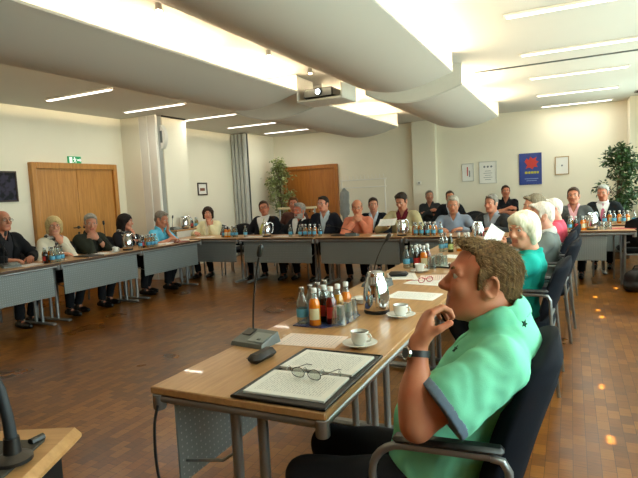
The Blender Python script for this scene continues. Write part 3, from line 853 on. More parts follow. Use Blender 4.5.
# ------------------------------------------------------------------ tables
def dots(name, base, dot, pitch, r):
    t = NT(name); b = t.b; b.inputs['Roughness'].default_value = .45; b.inputs['Metallic'].default_value = .35
    v = t.coord(); sx = t.new('ShaderNodeSeparateXYZ'); t.link(v, sx.inputs[0])
    def M(op, a, bb=0.):
        n = t.new('ShaderNodeMath', operation=op)
        for i, x in enumerate((a, bb)):
            if isinstance(x, (int, float)): n.inputs[i].default_value = x
            else: t.link(x, n.inputs[i])
        return n.outputs[0]
    def cell(o): return M('SUBTRACT', M('FRACT', M('MULTIPLY', o, 1/pitch)), .5)
    d = M('ADD', M('POWER', cell(sx.outputs[0]), 2), M('POWER', cell(sx.outputs[2]), 2))
    k = M('LESS_THAN', d, (r/pitch)**2)
    mx = t.new('ShaderNodeMix', data_type='RGBA'); t.link(k, mx.inputs[0]); mx.inputs[6].default_value = srgb(base); mx.inputs[7].default_value = srgb(dot)
    t.link(mx.outputs[2], b.inputs['Base Color']); return t.m
M_PERF = dots('perforated grey steel', '#7c8281', '#a9aeac', .026, .0036)  # pale dots painted in for light seen through the holes
def table(label, loc, rz, L=1.28, W=.625, group='conference tables', pr=0.):
    t = thing('conference_table', label, 'table', loc, rz, group)
    MB().box((0, 0, .7165), (L, W, .027), .004).build('tabletop', M_BEECH, t)
    MB().box((0, W/2-.001, .7165), (L-.006, .006, .022), .002).build('edge_band', M_EDGE, t)
    r = MB()
    for y in (-W/2+.02, W/2-.02): r.tube([(-L/2+.02, y, .685), (L/2-.02, y, .685)], .015, 10)
    for x in (-L/2+.02, L/2-.02): r.tube([(x, -W/2+.02, .685), (x, W/2-.02, .685)], .015, 10)
    r.build('rail', M_STEEL, t)
    for x in (-L/2+.02, L/2-.02):
        for y in (-W/2+.02, W/2-.02):
            MB().lathe([(.001, .645), (.02, .645), (.023, .65), (.023, .700), (.02, .703), (.001, .703)], (x, y, 0), 14).build('corner_connector', M_STEEL, t)
    for s in (-1, 1):
        x = s*(L/2-.10); lg = MB()
        for y in (-.055, .055): lg.tube([(x, y, .03), (x, y, .69)], .019, 12)
        lg.build('leg', M_STEEL, t)
        MB().box((x, 0, .028), (.06, W*.86, .03), .012).build('foot_bar', M_STEEL, t); MB().box((x, 0, .69), (.05, W-.08, .02), .004).build('top_bar', M_STEEL, t)
    p = MB().box((pr/2, W/2-.05, .507), (L-.12-pr, .008, .325), .003).build('modesty_panel', M_PERF, t)
    for x in (-L/2+.10, L/2-.10): MB().tube([(x, .05, .50), (x, .12, .45), (x, W/2-.05, .42)], .006, 6).build('panel_bracket', M_STEEL, t)
    return t
RX = -1.0
lab_r = ['beech conference table nearest the camera, in front of the man in mint polo', 'second beech conference table of the right row, under the white printed sheets',
         'third beech conference table of the right row, beside the white-haired woman in teal', 'farthest beech conference table of the right row, reaching the back row']
for i in range(4): table(lab_r[i], (RX, 1.345+.64+1.285*i, 0), PI/2, 1.28, .68)
lab_l = ['left row conference table in front of the blonde woman in scarf', 'left row conference table in front of the grey-haired man with clasped hands',
         'left row conference table before the man in light blue, nearest the corner']
for i in range(3): table(lab_l[i], (-5.605, 3.445+1.285*i, 0), -PI/2)
lab_b = ['back row conference table in the left corner before the woman in cream cardigan', 'back row conference table before the man in yellow-green tie',
         'back row conference table before the man in salmon sweater', 'back row conference table before the man in blue-grey shirt, meeting the right row']
for i in range(4): table(lab_b[i], (-5.385+1.338*i, 7.125, 0), PI, 1.31)
table('separate conference table at right with grey panel, before the man in pink tie', (.06, 7.72, 0), PI+.03, 1.30, .625, 'conference tables', .26)
table('conference table behind the separate right table, under the grey-haired man in dark suit', (.82, 8.70, 0), PI+.03, 1.0)
# side table in the left corner
t = thing('side_table', 'small pale side table by the left wall pier, carrying a jug and microphone', 'table', (-6.165, 7.36, 0), .0)
MB().box((0, 0, .85), (.235, .78, .026), .004).build('tabletop', M_BEECH, t); MB().box((.09, 0, .62), (.016, .74, .42), .003).build('front_panel', M_WHITE, t)
for x in (-.09, .07):
    for y in (-.34, .34): MB().tube([(x, y, 0), (x, y, .838)], .016, 10).build('leg', M_STEEL, t)

# ------------------------------------------------------------------ chairs
def make_chair(label, loc, rz, cloth, seat=.46, top=.88, arm=.67, group='conference chairs', rec=0., base=-.175, reach=.20, th=.034):
    t = thing('conference_chair', label, 'chair', loc, rz, group)
    dz = seat
    MB().box((0, .02, dz-.03), (.46, .46, .07), .028).build('seat', cloth, t)
    # padded back: a bulged, tapering shell
    m = MB(); n = 9; F = []; V = []
    for side in (0, 1):
        for j in range(n):
            v = j/(n-1)
            for i in range(n):
                u = i/(n-1)*2-1
                w = .225*(1-.10*v)*(1-(.35*max(0, v-.82)/.18)**2)
                rz_ = dz+.02+(top-dz-.02)*v - .05*max(0, v-.85)/.15*u*u
                y = base-(.085+rec)*v-.05*v*v+.035*u*u
                e = max(abs(u), abs(2*v-1)); tk = th*(1-e**5)+.010
                V.append((u*w, y+(tk if side == 0 else -tk), rz_))
    def id_(s, j, i): return s*n*n+j*n+i
    for j in range(n-1):
        for i in range(n-1):
            F.append((id_(0, j, i+1), id_(0, j, i), id_(0, j+1, i), id_(0, j+1, i+1))); F.append((id_(1, j, i), id_(1, j, i+1), id_(1, j+1, i+1), id_(1, j+1, i)))
    for k in range(n-1):
        F += [(id_(0, 0, k), id_(0, 0, k+1), id_(1, 0, k+1), id_(1, 0, k)), (id_(0, n-1, k+1), id_(0, n-1, k), id_(1, n-1, k), id_(1, n-1, k+1)),
              (id_(0, k+1, 0), id_(0, k, 0), id_(1, k, 0), id_(1, k+1, 0)), (id_(0, k, n-1), id_(0, k+1, n-1), id_(1, k+1, n-1), id_(1, k, n-1))]
    m.add(V, F); m.build('backrest', cloth, t, ang=70)
    for s in (-1, 1):
        x = s*.255
        pts = [(x, reach, 0), (x, reach, arm-.10)]+arc((x, reach-.09, arm-.10), .09, 0, 90, 6)[1:]+[(x, -.16, arm-.01)]
        MB().tube(pts, .012, 10).build('leg', M_STEEL, t)
        MB().tube([(x, -.16, arm-.012), (x, -.19, arm-.018), (x, -.205, arm-.045), (x, -.21, dz), (x, -.25, 0)], .012, 10).build('leg', M_STEEL, t)
        MB().tube([(x, -.208, dz+.06), (x*.8, -.215, dz+.08), (x*.6, -.22, dz+.09)], .009, 8).build('back_bracket', M_STEEL, t)
        MB().box((x, -.045, arm+.012), (.045, .30, .022), .010).build('armrest', M_BLACKP, t)
    for y in (.15, -.2): MB().tube([(-.255, y, dz-.075), (.255, y, dz-.075)], .010, 8).build('crossbar', M_STEEL, t)
    return t
CH = {}
def chair(label, x, y, face, cloth='navy', group='conference chairs'):
    """face: direction the sitter looks, degrees"""
    rz = math.radians(face-90)
    if cloth not in CH: CH[cloth] = make_chair(label, (x, y, 0), rz, M_NAVY if cloth == 'navy' else M_BLACKF, group=group); return CH[cloth]
    return dup(CH[cloth], (x, y, 0), rz, label, group)

# ------------------------------------------------------------------ things on the tables
ZT = .73
BOT = {}
PROF = [(.001, 0), (.026, 0), (.029, .004), (.029, .095), (.027, .112), (.016, .138), (.0125, .150), (.0125, .172), (.001, .172)]
KIND = {'water': (M_WATER, M_LBLUE, M_CAPS, 'clear water bottle with light blue label'), 'orange': (M_OJ, M_LCREAM, M_CAP, 'orange juice bottle with white cap'),
        'red': (M_RED, M_LRED, M_CAP, 'dark red juice bottle with white cap'), 'cola': (M_COLA, M_LRED, M_CAP, 'dark cola bottle with red label'),
        'apple': (M_APPLE, M_LGREEN, M_CAP, 'amber juice bottle with pale label'), 'green': (M_GREENB, M_LGREEN, M_CAP, 'dark green glass bottle with pale label')}
def bottle(kind, x, y, where, group, z=ZT, rot=0.):
    g, lbm, cp, txt = KIND[kind]; label = txt+' '+where
    if kind not in BOT:
        nm = {'water': 'water_bottle', 'cola': 'cola_bottle', 'green': 'glass_bottle'}.get(kind, 'juice_bottle')
        t = thing(nm, label, 'bottle', (x, y, z), rot, group)
        if kind in ('water', 'green'): MB().lathe(PROF, (0, 0, 0), 18).build('glass_body', g, t)
        else:
            MB().lathe(PROF[:5]+[(.0185, .132), (.001, .133)], (0, 0, 0), 18).build('juice', g, t)
            MB().lathe([(.0188, .131)]+PROF[5:], (0, 0, 0), 18).build('glass_neck', M_WATER, t)
        if kind == 'water':
            MB().lathe([(.0295, .035), (.0302, .036), (.0302, .075), (.0295, .076)], (0, 0, 0), 18).build('paper_label', lbm, t)
        else:
            m = MB(); R = .0303; a0, a1 = (-.9, .9); V = []; F = []
            for k in range(9):
                a = a0+(a1-a0)*k/8; V += [(R*math.cos(a), R*math.sin(a), .03), (R*math.cos(a), R*math.sin(a), .085)]
            for k in range(8): F.append((2*k, 2*k+2, 2*k+3, 2*k+1))
            m.add(V, F); m.build('paper_label', lbm, t)
        MB().lathe([(.0135, .160), (.0145, .162), (.0145, .180), (.012, .183), (.001, .183)], (0, 0, 0), 16).build('cap', cp, t)
        BOT[kind] = t; return t
    return dup(BOT[kind], (x, y, z), rot, label, group)
GL = []
def tumbler(x, y, where, group, z=ZT):
    label = 'clear drinking glass standing upside down '+where
    if not GL:
        t = MB().lathe([(.036, 0), (.0375, .001), (.0285, .098), (.001, .100), (.001, .094), (.026, .092), (.035, 0)], (0, 0, 0), 22).build('drinking_glass', M_GLASS, None, (x, y, z))
        tag(t, label, 'glass', group); GL.append(t); return
    dup(GL[0], (x, y, z), 0, label, group)
CU = []
def cup(x, y, rz, where, z=ZT):
    l1, l2 = 'white porcelain coffee cup '+where, 'white porcelain saucer under the cup '+where
    if not CU:
        s = MB().lathe([(.001, 0), (.035, 0), (.040, .006), (.072, .016), (.074, .018), (.070, .019), (.038, .010), (.001, .008)], (0, 0, 0), 28).build('saucer', M_PORC, None, (x, y, z))
        tag(s, l2, 'saucer', None)
        c = thing('coffee_cup', l1, 'cup', (x, y, z+.0085), rz)
        MB().lathe([(.001, 0), (.024, 0), (.026, .003), (.035, .02), (.0385, .055), (.0375, .0565), (.0355, .054), (.032, .02), (.022, .006), (.001, .005)], (0, 0, 0), 26).build('bowl', M_PORC, c)
        MB().tube([(.034, 0, .046), (.05, 0, .048), (.057, 0, .036), (.052, 0, .022), (.034, 0, .016)], .0042, 8).build('handle', M_PORC, c)
        MB().lathe([(.001, .044), (.0355, .044), (.001, .0445)], (0, 0, 0), 24).build('coffee', M_COFFEE, c)
        CU.extend([s, c]); return
    dup(CU[0], (x, y, z), 0, l2); dup(CU[1], (x, y, z+.0085), rz, l1)
JG = []
def jug(x, y, rz, where, z=ZT):
    label = 'polished chrome insulated coffee jug '+where
    if not JG:
        t = thing('coffee_jug', label, 'jug', (x, y, z), rz)
        MB().lathe([(.001, 0), (.066, 0), (.068, .006), (.068, .02)], (0, 0, 0), 32).build('base_ring', M_BLACKP, t)
        b = MB(); b.lathe([(.066, .018), (.069, .022), (.071, .06), (.069, .11), (.062, .15), (.051, .18), (.044, .196), (.001, .197)], (0, 0, 0), 36)
        b.build('jug_body', M_CHROME, t)
        MB().lathe([(.044, .194), (.047, .197), (.045, .215), (.030, .224), (.001, .226)], (0, 0, 0), 28).build('lid', M_CHROME, t)
        MB().add([(-.04, .02, .19), (-.04, -.02, .19), (-.075, 0, .218), (-.03, .018, .215), (-.03, -.018, .215)], [(0, 2, 1), (3, 4, 2), (0, 3, 2), (1, 2, 4), (0, 1, 4, 3)]).build('spout', M_CHROME, t)
        MB().tube([(.035, 0, .214), (.075, 0, .218), (.105, 0, .200), (.114, 0, .15), (.108, 0, .09), (.092, 0, .055), (.068, 0, .045)], [.009, .010, .010, .009, .009, .008, .007], 10).build('handle', M_CHROME, t)
        JG.append(t); return t
    return dup(JG[0], (x, y, z), rz, label)
def mic(label, x, y, rz, tip, z=ZT, thick=1.):
    """desk microphone: wedge base unit with keys and a gooseneck; tip is an offset from the base"""
    t = thing('desk_microphone', label, 'microphone', (x, y, z), rz)
    m = MB(); V = [(-.09, -.065, 0), (.09, -.065, 0), (.09, .065, 0), (-.09, .065, 0), (-.085, -.06, .018), (.085, -.06, .018), (.085, .055, .05), (-.085, .055, .05)]
    m.add(V, [(3, 2, 1, 0), (4, 5, 6, 7), (0, 1, 5, 4), (1, 2, 6, 5), (2, 3, 7, 6), (3, 0, 4, 7)]); m.build('base_unit', M_GREYP, t)
    sl = math.atan2(.032, .115); R = Matrix.Rotation(sl, 3, 'X')
    MB().box((.035, -.01, .0335), (.085, .075, .004), .001, R).build('key_panel', mat('pale key panel', '#8f9590', rough=.5), t)
    MB().box((-.05, .02, .0425), (.05, .05, .004), .001, R).build('speaker_grille', M_BLACKP, t)
    MB().box((.045, -.028, .031), (.018, .012, .006), .001, R).build('button', M_GREYP, t)
    b = Vector((-.05, .045, .045)); e = Vector(tip); k = b+Vector((0, 0, (e.z-b.z)*.45))+(e-b)*.12
    k.z = b.z+(e.z-b.z)*.5
    P = [b*(1-q)**2+k*2*q*(1-q)+e*q*q for q in [i/14 for i in range(15)]]
    MB().tube(P, .0042*thick, 8).build('gooseneck', M_BLACKP, t)
    d = (P[-1]-P[-2]).normalized()
    MB().tube([e-d*.004, e, e+d*.012, e+d*.045, e+d*.055], [.005, .011, .0145, .0135, .006], 12).build('microphone_head', M_BLACKP, t)
    return t
def sheet(name, label, x, y, rz, w=.21, h=.297, m=None, z=ZT, th=.0016, curl=.0, cat='paper', group=None):
    b = MB(); n = 8; V = []; F = []
    for j in (0, 1):
        for i in range(n+1):
            u = i/n; zz = curl*(u-.35)**2*4*(1 if u > .35 else .5)
            for q in (-1, 1): V.append((-w/2+w*u, q*h/2, zz+(th if j else 0)))
    o = 2*(n+1)
    for i in range(n):
        F.append((o+2*i, o+2*i+2, o+2*i+3, o+2*i+1)); F.append((2*i, 2*i+1, 2*i+3, 2*i+2))
        for q in (0, 1):
            a = 2*i+q; F.append((a, a+2, a+2+o, a+o) if q == 0 else (a+2, a, a+o, a+2+o))
    F += [(1, 0, o, o+1), (2*n, 2*n+1, o+2*n+1, o+2*n)]
    b.add(V, F); ob = b.build(name, m or M_PAPER, None, (x, y, z), rz); return tag(ob, label, cat, group)
CAMR = [[0.900892, 0.006573, 0.433994], [0.431188, 0.100953, -0.896597], [-0.049706, 0.99487, 0.088113]]
# ------------------------------------------------------------------ right row: the man in the mint polo
M_MINT = None
def r1_extra(k):
    body, org, h, J, NB, r, f, tf, sp = k['body'], k['org'], k['h'], k['J'], k['NB'], k['r'], k['f'], k['tf'], k['sp']
    cuffm = fab('#66788a'); S = SDF(); nt = unit(UP*.80+f*.42); NM = np.stack([r, unit(np.cross(nt, r)), nt], 1)
    S.tor(NB+UP*.026-f*.004, .083, .0065, NM, squash=.22); S.disp = wrinkle(.0015, 60)
    S.fn(lambda X, Y, Z: np.maximum(np.abs((X-NB[0])*r[0]+(Y-NB[1])*r[1])-.018, -((X-NB[0])*f[0]+(Y-NB[1])*f[1])), NB-V3(.15, .15, .1), NB+V3(.15, .15, .15), 's', .004)
    S.build('collar', fab('#82ddb6'), .004, org, body)
    for s in (1, -1):
        a, e, w, d = J[s]; S = SDF(); c = a+(e-a)*.63; c2 = a+(e-a)*.73
        S.cap(c, c2, .0745+.018, .0755+.020, k=.004, clip=True)
        u = unit(e-a); S.half(u, float(u.dot(c)), k=.003)
        S.build('sleeve_cuff', cuffm, .005, org, body)
    # wristwatch on the left arm
    a, e, w, d = J[-1]; u = unit(w-e); c = w-u*.03
    side = unit(np.cross(u, V3(.2, .3, 1))); q = unit(np.cross(u, side))
    m = MB(); m.tube([c+(side*math.cos(t)*.034+q*math.sin(t)*.031)-org for t in np.linspace(0, 2*PI, 22)[:-1]], .0032, 6, closed=True)
    m2 = MB(); V = []; F = []
    for i in range(24):
        t = 2*PI*i/24
        for z, rr in ((-.009, .0330), (.009, .0330), (.009, .0355), (-.009, .0355)): V.append(c+u*z+(side*math.cos(t)+q*math.sin(t)*.95)*rr-org)
    for i in range(24):
        j = (i+1) % 24
        for z in range(4): F.append((i*4+z, j*4+z, j*4+(z+1) % 4, i*4+(z+1) % 4))
    watch = MB().add(V, F).build('watch_strap', M_LEATHER, body)
    nrm = unit(V3(-.62, -.75, .1)); nrm = unit(nrm-u*nrm.dot(u)); R = Matrix(np.stack([unit(np.cross(u, nrm)), u, nrm], 1).tolist())
    MB().lathe([(.001, 0), (.017, 0), (.019, .002), (.019, .008), (.016, .010), (.001, .010)], c+nrm*.032-org, 22, 0, R).build('watch_case', M_CHROME, watch)
    MB().lathe([(.015, .0102), (.001, .0105)], c+nrm*.032-org, 22, 0, R).build('watch_dial', mat('dark watch dial', '#1c1f26', rough=.2), watch)
    # small dark emblems on the back of the right shoulder and on the chest
    from mathutils.bvhtree import BVHTree
    shirt = [o for o in body.children if o.name.startswith('shirt')][0]
    bt = BVHTree.FromPolygons([v.co.copy() for v in shirt.data.vertices], [tuple(p.vertices) for p in shirt.data.polygons])
    for tgt, frm, rad in (((-.130, 1.660, .955), (0, 0, 1.38), .014), ((-.292, 1.438, .929), (0, 0, 1.38), .014)):
        o = Vector(frm)-Vector(org); d = (Vector(tgt)-Vector(frm)).normalized()
        loc, nrm, _, _ = bt.ray_cast(o, d)
        if loc is None: continue
        z = nrm.normalized(); x = z.orthogonal().normalized(); y = z.cross(x); st = MB(); pl = []
        for q in range(10):
            rr = rad if q % 2 == 0 else rad*.42; pl.append((rr*math.cos(q*PI/5+.3), rr*math.sin(q*PI/5+.3)))
        M = Matrix(((x.x, y.x, z.x, loc.x), (x.y, y.y, z.y, loc.y), (x.z, y.z, z.z, loc.z), (0, 0, 0, 1)))
        st.prism(pl, -.004, .0022, M).build('emblem', fab('#123a2e'), body)
    # two buttons on the sleeve cuff side
person('heavy-set man in mint green polo shirt, hand at his chin, seated nearest the camera', (-.252, 1.635, 1.088), 186, 203, hp=-8, hipback=-.13, seat=.375, nk=.135, fat=1.14, hunch=.01, slv=.02,
       skin_c='#bb7c5c', hair=('r1', '#3a2919', '#785b3a'), top=dict(kind='polo', col='#82ddb6', wr=.004, wr2=.0022), girth=1.3, res=.0042, leg=True, sw=.185,
       arms=('lap', dict(e=(-.378, 1.325, .742), w=(-.386, 1.397, .950), fd=(.22, .50, .80), pn=(.75, .42, -.42), curl=.85, thumb=.45)), extra=r1_extra)
ch = make_chair('dark navy chair with grey tube arms holding the man in mint polo', (-.375, 1.635, 0), math.radians(184-90), M_NAVY, seat=.385, top=.945, arm=.665, rec=.04, base=-.155, reach=.17, th=.052, group='conference chairs')

person('white-haired woman in teal top smiling, holding a white sheet, right row', (-.299, 3.838, 1.055), 178, 237, hp=4, hipback=-.05, seat=.40,
       skin_c='#d39a7c', hair=('bob', '#d8cfae', '#f2ecd6', 1), top=dict(kind='sweater', col='#1fa79a'), res=.006, smile=1, girth=1.05,
       arms=('hold', dict(w=(-.42, 3.715, .93), fd=(-.5, .05, .75), pn=(-.5, .8, 0), hint=(.2, -.6, -.7), curl=.7)))
chair('navy chair behind the white-haired woman in teal', -.32, 3.83, 178)
person('white-haired man in grey jacket, directly beyond the white-haired woman in teal', (-.245, 5.093, 1.072), 175, 198, hp=6, hipback=-.02, seat=.40, skin_c='#d8a48c',
       hair=('short', '#cdbfb0', '#eadfd2'), top=dict(kind='jacket', col='#6a706c', under='#c9c6bf'), arms=('table', 'table'))
chair('navy chair behind the white-haired man in grey jacket', -.24, 5.09, 176)
person('grey-brown haired man leaning forward beyond the white-haired man in grey jacket', (-.345, 5.84, 1.131), 175, 195, hp=8, hipback=.12, skin_c='#cf9a7e',
       hair=('short', '#5f5546', '#958a74'), top=dict(kind='jacket', col='#3d4244', under='#b9bdbf'), arms=('table', 'table'))
chair('navy chair behind the leaning grey-brown haired man', -.27, 5.84, 176)
person('person in coral pink top with white hair, last of the right row', (-.20, 6.663, 1.055), 172, 200, hp=3, hipback=.03, seat=.42, skin_c='#d8a38c',
       hair=('crop', '#d0c6bb', '#ece4d8'), top=dict(kind='sweater', col='#e0566a'), arms=('table', 'table'))
chair('navy chair behind the person in coral pink top', -.22, 6.66, 174)

# ------------------------------------------------------------------ left row
person('bald man with glasses in black jacket cut by the left edge', (-6.0, 3.93, 1.233), 0, -2, hipback=.08, skin_c='#c58d70', hair=('bald', '#4b4036', '#6e6152'), glasses=True,
       top=dict(kind='jacket', col='#17181b', under='#2a2a2e'))
chair('black chair under the bald man at the left edge', -6.10, 3.93, 0, 'black')
SCARF = checker('grey patterned scarf', '#dcd8cf', '#4c4a4a', 26)
person('blonde woman in cream blouse and patterned scarf, chin on hand', (-5.95, 4.556, 1.124), 0, -30, hp=2, hipback=.08, skin_c='#d39b7c', hair=('bob', '#ad9058', '#d6c08c'), smile=1, sc=.97, sw=.155,
       top=dict(kind='sweater', col='#d8cfb8', scarf=SCARF), arms=('table', 'chin'), glasses=True)
chair('black chair under the blonde woman with scarf', -6.14, 4.50, 4, 'black')
chair('empty black chair between the bald man and the blonde woman', -6.42, 4.22, -6, 'black')
person('grey-haired man in dark olive jacket, both hands clasped under his chin', (-5.86, 5.05, 1.125), 0, -33, hp=14, hipback=.16, skin_c='#c79074', hair=('short', '#77736a', '#a8a397'),
       top=dict(kind='jacket', col='#26291f', under='#34342e'), arms=('clasp', 'clasp'), sw=.18)
chair('black chair under the grey-haired man with clasped hands', -6.08, 5.05, 0, 'black')
person('dark-haired woman in black top with grey scarf, in profile', (-6.0, 5.80, 1.086), 10, 22, hp=5, hipback=.06, skin_c='#c98f74', hair=('long', '#0f0c0b', '#2a211d'), sc=.96, sw=.155,
       top=dict(kind='sweater', col='#15151a', scarf=checker('pale grey scarf', '#8f8a80', '#3f3c3a', 30)), arms=('fold', 'chin'))
chair('black chair under the dark-haired woman in profile', -6.08, 5.79, 8, 'black')
person('grey-haired man in light blue polo, hand covering his face', (-5.76, 6.30, 1.09), 5, 12, hp=20, hipback=.26, skin_c='#bd8365', hair=('short', '#5d564c', '#8d8578'),
       top=dict(kind='polo', col='#5fb3cf'), arms=('table', 'face'))
chair('black chair under the man in light blue polo', -6.06, 6.27, 4, 'black')

# ------------------------------------------------------------------ back row
person('dark-haired woman in cream cardigan laughing behind her hand', (-5.858, 7.60, 1.105), -80, -55, hp=2, hipback=.06, skin_c='#cf9577', hair=('bob', '#1c120d', '#3a281d'), sc=.96, sw=.16, smile=1,
       top=dict(kind='cardigan', col='#e8dfb4', under='#e9e2c6', vw=.05), arms=('table', 'chin'))
chair('black chair under the woman in cream cardigan', -5.85, 7.68, -82, 'black')
chair('empty black chair right behind the woman in cream cardigan', -5.42, 7.92, -70, 'black')
chair('empty black chair standing before the grey accordion partition', -5.52, 8.75, -60, 'black')
chair('empty black chair between the cream cardigan woman and the man in yellow-green tie', -4.98, 8.05, -75, 'black')
person('smiling man in black suit with yellow-green tie and glasses', (-4.713, 7.65, 1.165), -82, -62, hp=2, hr=8, hipback=.08, hipside=-.06, skin_c='#b97a5e', hair=('short', '#2a1c13', '#54402f'), glasses=True, smile=1,
       top=dict(kind='jacket', col='#14161c', under='#e6e3da', tie='#b3b25a', vw=.12), arms=('lap', 'lap'))
chair('black chair under the man in yellow-green tie', -4.66, 7.74, -82, 'black')
person('grey-bearded man with long grey hair in black cardigan and white shirt', (-4.04, 7.65, 1.10), -88, -100, hp=5, hr=-10, hipback=.08, hipside=-.10, skin_c='#c4775c', hair=('full', '#6f6b66', '#b4b0a8'), beard=('#8a857e', '#c0bbb2'),
       top=dict(kind='cardigan', col='#181a1e', under='#e4e2dc', vw=.07), arms=('lap', 'lap'))
chair('black chair under the grey-bearded man', -4.14, 7.74, -88, 'black')
person('brown-haired person half hidden behind the grey-bearded man', (-4.60, 8.50, 1.195), -80, -65, hipback=.05, skin_c='#b9775b', hair=('full', '#4d3018', '#7b5430'), top=dict(kind='sweater', col='#51322a'), arms=('lap', 'lap'))
chair('black chair under the half hidden brown-haired person', -4.60, 8.56, -80, 'black')
person('dark-haired man in navy suit, pale blue shirt and glasses, without tie', (-3.60, 7.65, 1.194), -88, -98, hp=2, hipback=.05, hipside=.04, skin_c='#c98e72', hair=('short', '#140f0d', '#33291f'), glasses=True,
       top=dict(kind='jacket', col='#171a24', under='#bccad2', vw=.085), arms=('lap', 'lap'))
chair('black chair under the man in navy suit and pale blue shirt', -3.60, 7.71, -88, 'black')
person('bald man in salmon pink sweater, hands before his mouth', (-2.996, 7.60, 1.12), -82, -72, hp=12, hipback=.14, skin_c='#c88a68', hair=('bald', '#5d4a3a', '#857260'), glasses=True,
       top=dict(kind='sweater', col='#e08a6c'), arms=('clasp', 'clasp'))
chair('navy chair turned beside the man in salmon sweater', -3.22, 7.90, -60, 'navy')
person('dark-haired man in black suit behind the man in salmon sweater', (-3.07, 8.55, 1.125), -80, -66, hp=6, hipback=.08, skin_c='#c58c70', hair=('short', '#1d1511', '#43342a'),
       top=dict(kind='jacket', col='#14161b', under='#c3cdd6'), arms=('lap', 'lap'))
chair('black chair under the man behind the salmon sweater', -3.06, 8.64, -80, 'black')
person('dark-haired man in beige jacket and maroon shirt reading a sheet', (-2.288, 7.62, 1.19), -90, -100, hp=26, hipback=.10, skin_c='#bd8568', hair=('full', '#17100d', '#3a2c22'),
       top=dict(kind='jacket', col='#b7ab83', under='#5a1420', vw=.10), arms=('hold', 'table'), sw=.185)
chair('black chair under the man in beige jacket', -2.28, 7.72, -90, 'black')
person('short grey-haired man in blue-grey shirt looking down', (-1.523, 7.60, 1.115), -88, -82, hp=16, hipback=.10, skin_c='#c08a6a', hair=('crop', '#8d8778', '#b7b1a2'),
       top=dict(kind='shirt', col='#8b97a8'), arms=('table', 'table'), sw=.185)
chair('black chair under the man in blue-grey shirt', -1.52, 7.70, -88, 'black')
person('grey-haired man in dark jacket and grey shirt turned sideways, beside the white-haired woman', (-1.002, 7.60, 1.112), -110, -112, hp=6, hipback=.06, hr=-4, skin_c='#c18a6e', hair=('short', '#57534c', '#8a857b'), smile=1,
       top=dict(kind='jacket', col='#26282a', under='#8b929a', vw=.13), arms=('table', 'table'))
chair('black chair under the grey-haired man in dark jacket turned sideways', -1.0, 7.66, -105, 'black')
# by the back wall
person('man in charcoal shirt by the back wall pillar, leaning back', (-2.728, 11.15, 1.185), -85, -70, hipback=-.02, skin_c='#b98468', hair=('short', '#5b544b', '#8b8377'), top=dict(kind='shirt', col='#2e3134'), arms=('cross', 'cross'), res=.010)
chair('black chair under the man in charcoal shirt at the pillar', -2.73, 11.12, -85, 'black')
person('man in dark suit seated between pillar and blue-grey shirt man', (-2.18, 10.6, 1.163), -80, -74, hipback=.04, skin_c='#c18b6d', hair=('short', '#3a2f25', '#665747'), top=dict(kind='jacket', col='#16181c', under='#c9d0d6'), arms=('lap', 'lap'), res=.010)
chair('black chair under the suited man near the pillar', -2.17, 10.66, -80, 'black')
person('man in black shirt with folded arms below the blue poster', (-1.183, 11.15, 1.215), -88, -75, hipback=-.01, skin_c='#bb7f62', hair=('short', '#2b1f17', '#54443a'), top=dict(kind='polo', col='#121318'), arms=('cross', 'cross'), res=.010, smile=1)
chair('black chair under the man in black shirt below the poster', -1.18, 11.13, -88, 'black')
chair('empty black chair in front of the man below the poster', -1.42, 9.3, -80, 'black')
chair('empty black chair beside the suited man near the pillar', -1.70, 10.1, -95, 'black')
chair('empty black chair behind the grey-haired man in dark jacket turned sideways', -.72, 8.75, -95, 'black')
# separate tables at right
person('brown-haired man in grey blazer and pink shirt at the separate table', (.03, 8.42, 1.150), -92, -95, hipback=.05, skin_c='#bf8468', hair=('short', '#33281e', '#5d4e40'), top=dict(kind='jacket', col='#4a4d4c', under='#dfa7ad', vw=.07), arms=('lap', 'lap'))
chair('black chair under the man in grey blazer', .03, 8.48, -92, 'black')
person('grey-haired man in dark suit with pink tie looking down', (.448, 9.33, 1.158), -95, -108, hp=10, hipback=.06, skin_c='#b97c60', hair=('short', '#77766f', '#b9b7ae'), top=dict(kind='jacket', col='#12171a', under='#e8e6e2', tie='#b4607a', vw=.10), arms=('lap', 'lap'))
chair('black chair under the man with pink tie', .45, 9.40, -95, 'black')
chair('empty black chair with its back to the camera at the right edge', .80, 7.98, 97, 'black')

# ------------------------------------------------------------------ near table things
tray = MB(); tray.prism([(-.12, -.16), (.04, -.17), (.13, -.06), (.13, .12), (.07, .2), (-.07, .2), (-.13, .08)], 0, .004)
M_TRAY = dots('dark blue patterned tray', '#1c2a58', '#44538a', .016, .005)
tr_ = tag(tray.build('serving_tray', M_TRAY, None, (-1.125, 2.385, ZT), 0), 'flat dark blue tray under the nearest bottles and glasses', 'tray')
G1 = 'bottles on the nearest dark blue tray'; w1 = 'on the nearest dark blue tray'; z1 = ZT+.0042
for k, x, y, rr in (('water', -1.213, 2.275, 0), ('orange', -1.138, 2.262, -1.2), ('red', -1.072, 2.312, -1.), ('water', -1.200, 2.345, 0), ('cola', -1.125, 2.345, -1.), ('apple', -1.065, 2.385, -1),
                ('water', -1.192, 2.415, 0), ('water', -1.185, 2.485, 0), ('orange', -1.050, 2.455, -1)):
    bottle(k, x, y, w1, G1, z1, rr)
for x, y in ((-1.020, 2.285), (-1.018, 2.37), (-1.025, 2.455)): tumbler(x, y, w1, 'glasses on the nearest dark blue tray', z1)
for k in range(4):
    s = MB().lathe([(.001, 0), (.035, 0), (.060, .010), (.062, .012), (.058, .013), (.035, .006), (.001, .005)], (0, 0, 0), 26).build('saucer', M_PORC, None, (-1.10, 2.80, ZT+.0066*k))
    tag(s, 'white saucer in the small stack left of the nearest chrome jug', 'saucer', 'stacked spare saucers')
